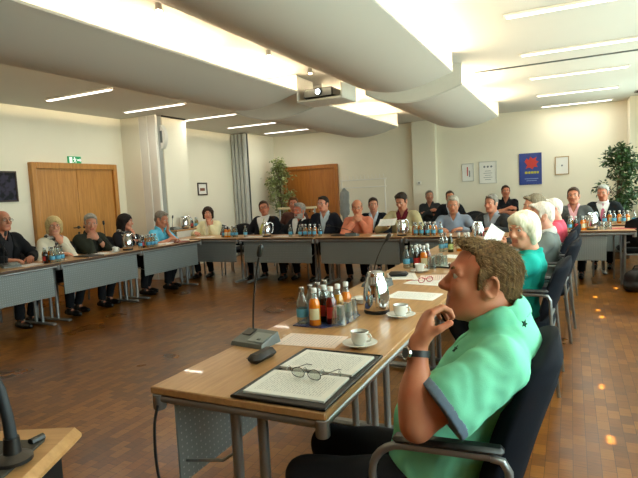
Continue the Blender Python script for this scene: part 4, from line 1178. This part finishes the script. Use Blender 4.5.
cup(-.803, 2.003, -.2, 'between binder and pink sheet, nearest the camera')
cup(-.783, 2.528, -.3, 'right of the nearest chrome jug')
cup(-1.057, 3.946, -.3, 'in front of the farther bottles on the right row')
jug(-.937, 2.60, -1.2, 'nearest the camera, beside the coffee cups')
sheet('paper_sheet', 'pale pink printed sheet beside the nearest microphone', -1.04, 2.02, PI/2+.06, .18, .285, M_PINK)
sheet('paper_sheet', 'white printed sheet behind the nearest chrome jug', -.86, 3.06, PI/2-.1, .21, .297)
sheet('paper_sheet', 'white sheet under the dark case farther along the right row', -1.14, 3.74, .35, .21, .297)
sheet('paper_sheet', 'white printed sheet with red glasses lying on it', -.88, 3.52, PI/2-.15, .21, .297)
sheet('paper_sheet', 'pale sheet overlapping the sheet with red glasses', -.84, 3.70, PI/2+.2, .21, .297, M_PINK, ZT+.004)
sheet('notebook', 'dark notebook with white pages near the white-haired woman', -.86, 4.25, PI/2-.3, .22, .30, M_LEATHER, th=.012, cat='notebook')
sheet('paper_sheet', 'white pages lying on the dark notebook', -.86, 4.25, PI/2-.3, .20, .28, M_PAPER, ZT+.0125)
mic('grey desk microphone with gooseneck nearest the camera on the right row', -1.262, 1.912, -.15, (.02, .035, .385))
mic('grey desk microphone left of the nearest chrome jug', -1.19, 3.33, -.1, (.065, .03, .31))
# open ring binder with two printed pages
t = thing('ring_binder', 'open black ring binder with printed pages before the man in mint polo', 'binder', (-.828, 1.61, ZT))
m = MB(); m.box((0, -.133, .006), (.325, .255, .010), .004); m.box((0, .133, .006), (.325, .255, .010), .004); m.box((0, 0, .005), (.325, .04, .008), .003)
m.build('cover', M_LEATHER, t)
m = MB(); m.tube([(-.165, -.262, .009), (.165, -.262, .009), (.165, .262, .009), (-.165, .262, .009)], .006, 8, closed=True); m.build('zip_edge', M_BLACKP, t)
r_ = MB(); r_.box((0, 0, .013), (.26, .022, .006), .002)
for x in (-.10, -.035, .035, .10): r_.tube(arc((x, 0, .014), .016, 0, 180, 10, 'yz'), .0016, 6)
r_.build('ring_mechanism', M_CHROME, t)
for y, nm in ((-.122, 'page'), (.122, 'page')):
    o = MB().box((0, 0, .004), (.212, .292, .008), .001).build(nm, M_PAPER, t, (0, y, .011)); o.rotation_euler = (0, 0, PI/2+(.02 if y < 0 else -.03))
# spectacles lying on the lower page
t = thing('eyeglasses', 'thin metal eyeglasses lying open on the binder page', 'glasses', (-.815, 1.535, ZT+.0205), -.12)
m = MB()
for s in (-1, 1): m.tube([(s*.033+.026*math.cos(a), -.004*abs(math.cos(a)), .019+.0175*math.sin(a)) for a in np.linspace(0, 2*PI, 21)[:-1]], .0013, 6, closed=True)
m.tube([(-.008, 0, .022), (0, .003, .026), (.008, 0, .022)], .0013, 6); m.build('frame', M_WIRE, t)
for s in (-1, 1): MB().tube([(s*.059, -.002, .022), (s*.066, .012, .022), (s*.067, .10, .012), (s*.062, .125, .002)], .0014, 6).build('temple', M_WIRE, t)
for s in (-1, 1):
    MB().prism([(s*.033+.025*math.cos(a), .019+.0165*math.sin(a)) for a in np.linspace(0, 2*PI, 21)[:-1]], -.0006, .0006, Matrix.Rotation(PI/2, 4, 'X')).build('lens', M_GLASS, t)
def case(label, x, y, rz, z=ZT):
    t = thing('glasses_case', label, 'case', (x, y, z), rz)
    MB().box((0, 0, .019), (.145, .062, .037), .017).build('shell', M_LEATHER, t)
    MB().tube([(-.06, .0315, .02), (.06, .0315, .02)], .0012, 5).build('seam', M_BLACKP, t)
case('dark spectacle case lying on bare tabletop left of the binder', -1.11, 1.722, 1.5)
case('black spectacle case on the white sheet farther along the right row', -1.16, 3.72, .3, ZT+.002)
t = thing('reading_glasses', 'red framed reading glasses on the white sheet', 'glasses', (-.90, 3.50, ZT+.003), .9)
M_REDG = mat('red plastic frame', '#b01c34', rough=.3)
m = MB()
for s in (-1, 1): m.tube([(s*.034+.026*math.cos(a), .0, .019+.0175*math.sin(a)) for a in np.linspace(0, 2*PI, 19)[:-1]], .0024, 6, closed=True)
m.tube([(-.008, 0, .022), (.008, 0, .022)], .002, 6); m.build('frame', M_REDG, t)
for s in (-1, 1): MB().tube([(s*.060, 0, .022), (s*.066, .02, .020), (s*.067, .13, .003)], .0022, 6).build('temple', M_REDG, t)

# ------------------------------------------------------------------ farther bottle groups
def group_of(where, grp, items, z=ZT):
    for k, x, y in items: bottle(k, x, y, where, grp, z, random.uniform(-1.6, -.8))
group_of('in the farther cluster on the right row', 'farther bottles on the right row', [('water', -1.215, 4.13), ('water', -1.19, 4.20), ('cola', -1.14, 4.15), ('cola', -1.125, 4.215), ('orange', -1.075, 4.14), ('red', -1.06, 4.21), ('orange', -1.08, 4.28), ('water', -1.17, 4.28)])
for x, y in ((-1.01, 4.13), (-.995, 4.22), (-.985, 4.31), (-.93, 4.2)): tumbler(x, y, 'beside the farther bottles on the right row', 'glasses beside the farther bottles')
group_of('in the third cluster of the right row', 'third bottle cluster of the right row', [('water', -1.17, 5.22), ('green', -1.075, 5.19), ('water', -1.15, 5.30), ('orange', -1.01, 5.28), ('apple', -.95, 5.27), ('orange', -.93, 5.34)])
jug(-.98, 6.3, -2, 'at the far end of the right row')
sheet('paper_sheet', 'loose white sheet beside the third bottle cluster of the right row', -.95, 4.85, 1.2)
group_of('before the blonde woman', 'bottles before the blonde woman', [('cola', -5.41, 3.995), ('water', -5.375, 4.055), ('orange', -5.45, 4.09), ('water', -5.375, 4.13), ('water', -5.40, 4.20), ('water', -5.46, 4.17), ('orange', -5.47, 4.03)])
group_of('before the man in light blue polo', 'bottles before the man in light blue polo', [('water', -5.40, 5.45), ('cola', -5.42, 5.52), ('water', -5.375, 5.58), ('orange', -5.43, 5.60), ('water', -5.37, 5.65), ('orange', -5.44, 5.67), ('water', -5.37, 5.72), ('apple', -5.44, 5.74)])
jug(-5.45, 5.27, .6, 'between the woman in black and the camera')
cup(-5.45, 5.05, .4, 'beside the jug before the woman in black')
mic('grey desk microphone before the bald man at the left edge', -5.56, 3.68, 1.3, (-.02, .02, .35))
mic('grey desk microphone before the grey-haired man with clasped hands', -5.72, 5.24, 1.4, (-.05, .06, .36))
sheet('paper_sheet', 'large white sheet beside the bald man\'s microphone', -5.50, 4.02-.16, .1, .21, .297)
sheet('paper_sheet', 'white sheet before the blonde woman', -5.62, 4.25, 1.4, .21, .297)
sheet('paper_sheet', 'white sheet before the grey-haired man with clasped hands', -5.55, 4.90, 1.5)
sheet('writing_pad', 'dark writing pad before the grey-haired man with clasped hands', -5.45, 4.62, 1.5, .22, .30, M_LEATHER, th=.012, cat='writing pad')
for i, (x, y, c) in enumerate(((-5.52, 6.05, '#e9e6dd'), (-5.45, 6.30, '#8a4a3a'), (-5.60, 6.50, '#d9d3c4'))):
    sheet('booklet', ['open white booklet before the man in light blue polo', 'reddish brown booklet beyond the open white booklet', 'cream booklet at the corner end of the left row'][i], x, y, .3+i, .21, .297, mat('booklet cover %d' % i, c), th=.014, cat='booklet')
group_of('beside the woman in cream cardigan', 'bottles beside the woman in cream cardigan', [('cola', -5.16, 7.05), ('orange', -5.06, 7.00), ('water', -5.11, 7.00), ('orange', -5.00, 7.01), ('water', -4.94, 7.00), ('water', -4.88, 7.02), ('apple', -4.96, 7.08), ('water', -4.72, 7.05)])
jug(-4.34, 7.08, .9, 'between yellow-green tie and grey beard')
group_of('before the man in navy suit', 'bottles before the man in navy suit', [('water', -3.88, 7.02), ('water', -3.70, 7.00), ('orange', -3.64, 7.07), ('cola', -3.70, 7.08), ('water', -3.62, 7.00), ('orange', -3.56, 7.07), ('water', -3.54, 7.00), ('orange', -3.48, 7.07), ('water', -3.46, 7.00), ('water', -3.38, 7.03)])
group_of('before the man in blue-grey shirt', 'bottles before the man in blue-grey shirt', [('orange', -1.95, 7.05), ('water', -1.91, 6.98), ('orange', -1.87, 7.05), ('cola', -1.80, 7.05), ('water', -1.83, 6.98), ('orange', -1.73, 7.05), ('water', -1.75, 6.98), ('orange', -1.66, 7.05), ('water', -1.67, 6.98), ('water', -1.58, 7.02)])
jug(-2.11, 7.0, .9, 'before the man in beige jacket')
sheet('paper_sheet', 'white sheet before the man in yellow-green tie', -4.55, 7.05, .1, .3, .21)
sheet('paper_sheet', 'white sheet before the grey-bearded man', -4.05, 7.10, -.1, .297, .21)
sheet('writing_pad', 'dark folder before the man in salmon sweater', -3.05, 7.12, 0, .3, .22, M_LEATHER, th=.012, cat='writing pad')
mic('grey desk microphone before the man in salmon sweater', -2.86, 7.02, PI, (.3, .10, .16))
sheet('paper_sheet', 'white sheets before the man in beige jacket', -2.42, 7.05, .2, .297, .21, th=.006)
sheet('paper_sheet', 'white sheet in front of the woman in cream cardigan', -5.55, 7.08, .3, .297, .21)
def held(label, x, y, z, rot, w=.21, h=.297):
    o = sheet('paper_sheet', label, x, y, rot[2], w, h, M_PAPER, z, curl=.006); o.rotation_euler = rot
held('white sheet held up by the white-haired woman in teal', -.468, 3.655, 1.035, (1.05, .7, .45), .11, .14)
held('white sheet held by the man in beige jacket', -2.40, 7.26, .90, (.45, 0, .1), .25, .2)
# separate tables
group_of('on the separate right table', 'bottles on the separate right table', [('cola', .05, 7.55), ('orange', .13, 7.54), ('apple', .0, 7.60), ('water', -.02, 7.53), ('orange', .17, 7.60)])
jug(.24, 7.60, .9, 'on the separate right table')
for x in (.36, .43): tumbler(x, 7.60, 'on the separate right table', 'glasses on the separate right table')
sheet('booklet', 'flat red printed sheets on the separate right table', .58, 7.72, .1, .297, .21, mat('red printed sheet', '#c05a58', var=.3, nscale=40), th=.004, cat='paper')
group_of('on the table behind the separate right table', 'bottles on the table behind the separate right table', [('water', .43, 8.56), ('orange', .50, 8.60), ('water', .55, 8.55), ('orange', .62, 8.60), ('water', .67, 8.56), ('orange', .72, 8.58), ('water', .80, 8.60)])
t = thing('shoulder_bag', 'black bag standing on the floor at the right edge', 'bag', (.74, 7.30, 0), .2)
S = SDF(); S.ell((0, 0, .14), (.17, .11, .15), k=.03); S.ell((0, 0, .06), (.18, .12, .08), k=.05); S.half((0, 0, 1), .002); S.disp = wrinkle(.008, 40)
S.build('bag_body', M_LEATHER, .01, np.zeros(3), t); MB().tube([(-.08, 0, .26), (-.06, -.02, .31), (0, -.04, .32), (.06, -.02, .31), (.08, 0, .26)], .010, 8).build('handle', M_LEATHER, t)
# side table things
jug(-6.15, 7.30, .5, 'on the side table by the wall pier', .863)
mic('desk microphone on the side table by the wall pier', -6.17, 7.10, 1.3, (-.03, .05, .2), .863)
group_of('on the side table by the wall pier', 'bottles on the side table', [('cola', -6.12, 7.46), ('water', -6.10, 7.54), ('apple', -6.14, 7.62)], .863)

# ------------------------------------------------------------------ lectern in the corner of the view
t = thing('lectern', 'lectern with rounded beech top and black body at the lower left corner', 'lectern', (-.99, .37, 0), math.radians(25.5))
MB().box((0, 0, .945), (.52, .42, .030), .012).build('top', M_BEECH, t)
MB().box((0, 0, .465), (.46, .36, .93), .006).build('body', M_BLACKP, t)
MB().box((.06, -.01, .9625), (.32, .31, .006), .002).build('inset_plate', mat('dark glass plate', '#2b2a26', rough=.6), t)
MB().tube([(.215, .148, .968), (.205, .125, .968)], .007, 8).build('plate_clip', M_BLACKP, t)
t = thing('lectern_microphone', 'thick dark gooseneck microphone standing on the lectern', 'microphone', (-.830, .520, .966), math.radians(25.5))
MB().lathe([(.001, 0), (.030, 0), (.030, .006), (.014, .014), (.012, .04), (.001, .04)], (0, 0, 0), 18).build('base', M_BLACKP, t)
MB().tube([(0, 0, .03), (-.002, 0, .07), (-.010, 0, .12), (-.03, 0, .17), (-.07, 0, .21), (-.12, .01, .235)], [.010, .009, .0085, .008, .0075, .007], 12).build('gooseneck', mat('slate blue rubber', '#161e25', rough=.6), t)
MB().tube([(-.118, .01, .234), (-.15, .015, .248), (-.19, .02, .258)], [.010, .014, .010], 12).build('microphone_head', M_BLACKP, t)
m = MB(); P = [(-1.30, 1.335, .672), (-1.30, 1.31, .60), (-1.28, 1.29, .45), (-1.23, 1.29, .30), (-1.13, 1.32, .14), (-1.04, 1.36, .02), (-.95, 1.42, .006), (-.85, 1.6, .006)]
Q = []
for i in range(len(P)-1):
    for k in range(6):
        u = k/6; p0 = Vector(P[max(i-1, 0)]); p1 = Vector(P[i]); p2 = Vector(P[i+1]); p3 = Vector(P[min(i+2, len(P)-1)])
        Q.append(.5*((2*p1)+(p2-p0)*u+(2*p0-5*p1+4*p2-p3)*u*u+(3*p1-p0-3*p2+p3)*u**3))
tag(m.tube(Q, .005, 8).build('power_cable', M_BLACKP), 'black cable hanging from the near end of the nearest table', 'cable')

# ------------------------------------------------------------------ things on the walls
def frame_on(name, label, cat, c, w, h, rz, frame_m, art_m, fw=.02, deep=.02, mount=None, art=None):
    """local x along the wall, local -y out of it"""
    t = thing(name, label, cat, c, rz)
    f = MB()
    for s in (-1, 1):
        f.box((s*(w/2-fw/2), -deep/2, 0), (fw, deep, h), .002); f.box((0, -deep/2, s*(h/2-fw/2)), (w-2*fw, deep, fw), .002)
    f.build('frame', frame_m, t)
    MB().box((0, -.004, 0), (w-2*fw+.004, .006, h-2*fw+.004)).build('picture' if not mount else 'mount', art_m, t)
    if art: art(t, w, h)
    return t
M_FBLK = mat('dark wood frame', '#3a2418', rough=.4); M_FGOLD = mat('thin gold frame', '#b08a4a', rough=.35, metal=.5); M_FSILV = mat('thin pale frame', '#c9c8c0', rough=.35)
M_MOUNT = mat('white mount board', '#eeece4', rough=.8, var=.01); M_INK = mat('grey print', '#7b7f84'); M_REDP = mat('red print', '#c23b33')
def art_red(t, w, h): MB().box((-.01, -.008, .02), (.02, .003, h*.5)).build('red_print', M_REDP, t); MB().box((.035, -.008, -.03), (.02, .003, h*.35)).build('grey_print', M_INK, t)
frame_on('framed_picture', 'small framed sheet with red stroke, left of the framed certificate', 'picture', (-2.0, YB, 1.652), .25, .38, 0, M_FSILV, M_MOUNT, .012, art=art_red)
def art_cert(t, w, h):
    for i in (-1, 0, 1): MB().lathe([(.001, 0), (.022, 0), (.001, .003)], (i*.07, -.0075, h*.26), 14, 0, Matrix.Rotation(PI/2, 3, 'X')).build('emblem', M_INK, t)
    m = MB()
    for j in range(5): m.box((0, -.008, .03-.045*j), (w*.5*(1 if j % 2 else .7), .002, .008))
    m.build('text_lines', M_INK, t)
frame_on('framed_certificate', 'larger framed certificate with three small emblems on the back wall', 'picture', (-1.587, YB, 1.628), .36, .465, 0, M_FSILV, M_MOUNT, .012, art=art_cert)
M_POST = mat('deep blue poster print', '#27408c', rough=.5, var=.08)
def art_poster(t, w, h):
    shape = [(-.13, .10), (-.09, .17), (-.05, .13), (-.02, .20), (.03, .15), (.10, .19), (.08, .12), (.14, .09), (.09, .04), (.12, -.02), (.05, -.01), (.02, -.06), (-.04, -.02), (-.11, -.04), (-.08, .03)]
    MB().prism([(x, y) for x, y in shape], .007, .010, Matrix.Translation((.02, 0, .05))@Matrix.Rotation(PI/2, 4, 'X')).build('red_motif', M_REDP, t)
    m = MB()
    for x, ww in ((-.08, .05), (-.02, .04), (.035, .05), (.09, .04), (.14, .04)): m.box((x-.0, -.0085, -.075), (ww, .003, .045))
    m.build('yellow_lettering', mat('yellow green lettering', '#b7b23a'), t)
    m = MB()
    for j, ww in enumerate((.26, .20)): m.box((.02, -.0085, -.20-.04*j), (ww, .003, .012))
    m.build('small_lettering', mat('pale blue lettering', '#8fa3d0'), t)
frame_on('wall_poster', 'deep blue poster with red motif and yellow lettering on the back wall', 'poster', (-.749, YB, 1.648), .43, .64, 0, M_POST, M_POST, .01, art=art_poster)
def art_small(t, w, h): MB().box((0, -.008, .0), (.03, .003, .03)).build('emblem', M_INK, t)
frame_on('framed_picture', 'small gold framed sheet right of the blue poster', 'picture', (-.161, YB, 1.678), .255, .36, 0, M_FGOLD, M_MOUNT, .014, art=art_small)
M_NIGHT = checker('dark night photograph', '#12141c', '#353246', 9)
frame_on('framed_picture', 'dark framed night photograph on the left wall, cut by the image edge', 'picture', (XL, 4.66, 1.68), .50, .43, PI/2, M_FBLK, M_NIGHT, .022)
frame_on('framed_picture', 'small dark framed print in the wall recess between the partition stacks', 'picture', (XL, 9.08, 1.58), .32, .27, PI/2, M_FBLK, M_MOUNT, .028, art=lambda t, w, h: MB().box((0, -.008, -.01), (.16, .003, .06)).build('print', mat('brown print', '#7a4a3a'), t))
M_GREENS = mat('green sign face', '#1f8a55', rough=.4, emis='#1f8a55', estr=.5)
t = thing('exit_sign', 'green emergency exit sign with running figure above the left door', 'sign', (XL, 5.905, 2.085), PI/2)
MB().box((0, -.014, 0), (.24, .028, .115), .003).build('sign_box', M_GREENS, t)
M_SW = mat('white pictogram', '#f2f6f2', rough=.4, emis='#f2f6f2', estr=.5)
MB().box((-.075, -.029, 0), (.05, .002, .09)).build('door_symbol', M_SW, t)
Ry = lambda y: Matrix.Translation((0, 0, 0))@Matrix.Rotation(PI/2, 4, 'X')
MB().prism([(.045, -.012), (.095, -.012), (.095, -.03), (.118, 0), (.095, .03), (.095, .012), (.045, .012)], .028, .0302, Ry(0)).build('arrow_symbol', M_SW, t)
m = MB(); m.prism([(-.006+.011*math.cos(a), .036+.011*math.sin(a)) for a in np.linspace(0, 2*PI, 13)[:-1]], .028, .0302, Ry(0))
for pl in ([(-.018, .022), (.010, .022), (.014, -.006), (-.008, -.010)], [(.008, -.006), (.024, -.022), (.018, -.048), (.010, -.046), (.013, -.024), (-.006, -.008)], [(-.008, -.008), (-.020, -.026), (-.040, -.036), (-.036, -.042), (-.013, -.033), (.004, -.010)],
           [(.008, .020), (.026, .004), (.034, .012), (.028, .016), (.024, .012), (.010, .026)], [(-.016, .022), (-.034, .008), (-.030, -.004), (-.025, -.003), (-.027, .006), (-.012, .016)]): m.prism(list(reversed(pl)), .028, .0302, Ry(0))
m.build('running_figure', M_SW, t)
t = thing('wall_speaker', 'curved white loudspeaker on the partition pier by the grey accordion', 'loudspeaker', (-6.30, 7.06, 2.46), 0)
m = MB(); pr = []
for k in range(11): a = -1+2*k/10; pr.append((.02+.075*(1-a*a), a*.20))
m.prism([(0.0, -.20)]+pr+[(0.0, .20)], -.045, .045, Matrix.Rotation(PI/2, 4, 'X')); m.build('cabinet', M_WHITE, t)
MB().box((.02, -.047, 0), (.05, .006, .2), .002).build('bracket', M_GREYP, t)
t = thing('thermostat', 'small white thermostat on the back wall pillar', 'thermostat', (-3.03, YB-.15, 1.48), 0)
MB().box((0, -.012, 0), (.085, .024, .085), .006).build('cover', M_WHITE, t); MB().lathe([(.001, 0), (.018, 0), (.016, .008), (.001, .008)], (0, -.024, .005), 14, 0, Matrix.Rotation(PI/2, 3, 'X')).build('dial', M_GREYP, t)
t = thing('ceiling_vent', 'small dark slotted vent in the ceiling near the right wall', 'vent', (1.12, 10.6, ZC), 0)
MB().box((0, 0, -.006), (.26, .26, .012), .002).build('frame', M_GREYP, t)
for k in range(5): MB().box((0, -.09+.045*k, -.014), (.22, .02, .006)).build('slat', M_BLACKP, t)

# coat rack with one coat, low rail before the back door
t = thing('coat_rack', 'white free-standing coat rack right of the back door', 'coat rack', (-4.25, 11.2, 0))
m = MB()
for x in (-.52, .52): m.tube([(x, 0, .03), (x, 0, 1.62)], .014, 10)
for z in (1.45, 1.62): m.tube([(-.56, 0, z), (.56, 0, z)], .012, 10)
m.build('frame', M_WHITE, t)
for x in (-.52, .52): MB().box((x, 0, .018), (.05, .42, .036), .01).build('foot', M_WHITE, t)
for k in range(12):
    x = -.50+k*.091
    MB().tube([(x, 0, 1.62), (x, 0, 1.70), (x, -.03, 1.72)], .006, 6).build('peg', M_WHITE, t)
c = np.array((-4.70, 11.17, 0.))
S = SDF(); S.cap(c+V3(0, 0, 1.43), c+V3(.07, 0, 1.36), .022, .03, k=.02); S.cap(c+V3(0, 0, 1.43), c+V3(-.07, 0, 1.36), .022, .03, k=.02); S.ell(c+V3(0, -.01, .98), (.08, .07, .40), k=.04)
for s in (-1, 1): S.cap(c+V3(s*.07, 0, 1.33), c+V3(s*.085, -.02, .86), .04, .035, k=.03)
S.disp = wrinkle(.008, 26)
co = thing('coat', 'grey coat hanging from the white coat rack', 'coat', tuple(c))
S.build('coat_body', fab('#8e908c'), .011, c, co); MB().tube([(0, 0, 1.39), (0, 0, 1.44), (.02, 0, 1.465), (.0, 0, 1.48)], .004, 6).build('hanger_hook', M_CHROME, co)
t = thing('barrier_rail', 'low cream rail standing in front of the back door', 'rail', (-5.52, 10.35, 0))
MB().box((0, 0, 1.06), (.98, .05, .045), .008).build('top_rail', mat('cream painted wood', '#d8cba4', rough=.5), t)
for x in (-.44, .44): MB().tube([(x, 0, 0.02), (x, 0, 1.04)], .018, 10).build('post', M_STEEL, t); MB().box((x, 0, .012), (.06, .34, .024), .006).build('foot', M_STEEL, t)

# ------------------------------------------------------------------ plants
def plant(label, x, y, zlo, zhi, rad, leafm, n, seed):
    rng = random.Random(seed); t = thing('potted_ficus', label, 'plant', (x, y, 0))
    MB().lathe([(.001, 0), (.15, 0), (.19, .30), (.20, .31), (.20, .33), (.175, .33), (.17, .29), (.001, .29)], (0, 0, 0), 26).build('pot', mat('pot '+leafm.name, '#6a5d4e', rough=.6), t)
    MB().lathe([(.168, .295), (.001, .30)], (0, 0, 0), 20).build('soil', mat('soil '+leafm.name, '#2a1d14', rough=1), t)
    st = MB(); tips = []
    zc = (zlo+zhi)/2; hz = (zhi-zlo)/2
    for b in range(3): st.tube([(.03*math.cos(b*2.1), .03*math.sin(b*2.1), .29), (.04*math.cos(b*2.1+1), .04*math.sin(b*2.1+1), zlo*.7), (.03*math.cos(b*2.1+2), .03*math.sin(b*2.1+2), zc)], [.016, .013, .009], 8)
    for k in range(46):
        z = zlo+(zhi-zlo)*rng.random()**.9; q = rng.uniform(0, 2*PI); e = math.sqrt(max(.05, 1-((z-zc)/hz)**2))
        R = rad*e*rng.uniform(.5, 1.0); p0 = Vector((0, 0, max(zlo*.75, z-.28))); p1 = Vector((R*.55*math.cos(q), R*.55*math.sin(q), z-.02)); p2 = Vector((R*math.cos(q), R*math.sin(q), z-.04))
        st.tube([p0, p1, p2], [.006, .004, .002], 5); tips.append((p0, p1, p2))
    st.build('stems', M_BARK, t)
    lf = MB()
    for i in range(n):
        p0, p1, p2 = rng.choice(tips); u = rng.random()**.6
        p = (p0.lerp(p1, (u-.0)/.5) if u < .35 else p1.lerp(p2, (u-.35)/.65)) + Vector([rng.gauss(0, .045) for _ in range(3)])
        d = (p2-p0).normalized()*.5+Vector((rng.gauss(0, .6), rng.gauss(0, .6), -.45+rng.gauss(0, .4))); d.normalize()
        w = d.cross(Vector((rng.gauss(0, .5), rng.gauss(0, .5), 1))).normalized(); nn = w.cross(d)
        L_ = rng.uniform(.055, .095); W_ = L_*.24
        lf.add([p, p+d*L_*.35+w*W_+nn*.004, p+d*L_*.35-w*W_+nn*.004, p+d*L_*.35-nn*.004, p+d*L_*.75+w*W_*.7-nn*.004, p+d*L_*.75-w*W_*.7-nn*.004, p+d*L_*.75-nn*.010, p+d*L_-nn*.014],
               [(0, 3, 1), (0, 2, 3), (3, 6, 4, 1), (3, 2, 5, 6), (6, 7, 4), (6, 5, 7)])
    lf.build('foliage', leafm, t, ang=180)
plant('tall variegated ficus in the back left corner beside the wooden door', -6.33, 11.05, 1.02, 2.22, .36, M_LEAFL, 1500, 3)
plant('bushy dark green ficus by the right end of the back wall', .74, 10.3, .87, 1.90, .39, M_LEAF, 2000, 5)

# ------------------------------------------------------------------ light, world, camera
w = bpy.data.worlds.new('daylight'); bpy.context.scene.world = w; w.use_nodes = True
bg = w.node_tree.nodes['Background']
tcw = w.node_tree.nodes.new('ShaderNodeTexCoord'); sxw = w.node_tree.nodes.new('ShaderNodeSeparateXYZ'); rw = w.node_tree.nodes.new('ShaderNodeValToRGB')
w.node_tree.links.new(tcw.outputs['Generated'], sxw.inputs[0]); w.node_tree.links.new(sxw.outputs[2], rw.inputs[0])
rw.color_ramp.elements[0].position = 0; rw.color_ramp.elements[0].color = (.64, .80, .71, 1); rw.color_ramp.elements[1].position = .12; rw.color_ramp.elements[1].color = (.78, 1, .98, 1)
w.node_tree.links.new(rw.outputs[0], bg.inputs[0]); bg.inputs[1].default_value = 9.0

# added unseen slats outside the windows, shaping sun slivers on the floor
m = MB(); SL = {3.05: .18, 3.85: .17, 5.85: .27, 6.15: .25, 6.85: .245, 7.45: .50, 7.95: .9, 8.35: .73, 5.25: .62}
y = -2.6; TAN = math.tan(math.radians(60))
while y < 11.6:
    g = [v for k_, v in SL.items() if abs(k_-(y+.05)) < .04]
    if g:
        xg = g[0]+2.9/TAN
        m.box(((1.56+xg-.022)/2, y+.05, 2.9), (xg-.022-1.56, .1, .02)); m.box(((3.0+xg+.022)/2, y+.05, 2.9), (3.0-xg-.022, .1, .02))
    else: m.box((2.28, y+.05, 2.9), (1.44, .1, .02))
    y += .1
structure('sun_mask', m, M_WHITE)
sl = bpy.data.lights.new('sun', 'SUN'); sl.energy = 55; sl.angle = .009; sl.color = (1, .93, .8)
so = bpy.data.objects.new('sun', sl); C.objects.link(so); so.rotation_euler = (0, math.radians(30), 0)
# track with small spots along the gap between the sails
t = thing('spot_track', 'slim white lighting track with small spots in the gap left of the projector', 'lighting track', (-2.62, 2.4, 2.79))
MB().box((0, 0, 0), (.05, 6.8, .04), .006).build('track', M_WHITE, t)
for y in (-.9, .6, 2.1, 3.0):
    MB().lathe([(.001, 0), (.022, 0), (.026, -.035), (.030, -.055), (.026, -.055), (.001, -.04)], (0, y, -.02), 16).build('spot', M_CHROME, t)
    MB().lathe([(.001, -.062), (.018, -.062), (.018, -.060), (.001, -.060)], (0, y, -.02), 12).build('spot_glow', M_TROUGH, t)

cam = bpy.data.cameras.new('camera'); co = bpy.data.objects.new('camera', cam); C.objects.link(co)
cam.sensor_width = 36; cam.lens = 524/638*36; cam.clip_start = .05
R = Matrix(CAMR); co.matrix_world = Matrix.Translation((0, 0, 1.38))@R.to_4x4()
sc_ = bpy.context.scene; sc_.camera = co
sc_.view_settings.view_transform = 'Standard'; sc_.view_settings.look = 'None'; sc_.view_settings.gamma = 1; sc_.view_settings.exposure = 0.2
sc_.cycles.use_denoising = True; sc_.cycles.max_bounces = 10; sc_.cycles.sample_clamp_indirect = 3; sc_.cycles.use_adaptive_sampling = False; sc_.cycles.denoising_prefilter = 'ACCURATE'; sc_.cycles.caustics_reflective = False; sc_.cycles.caustics_refractive = False
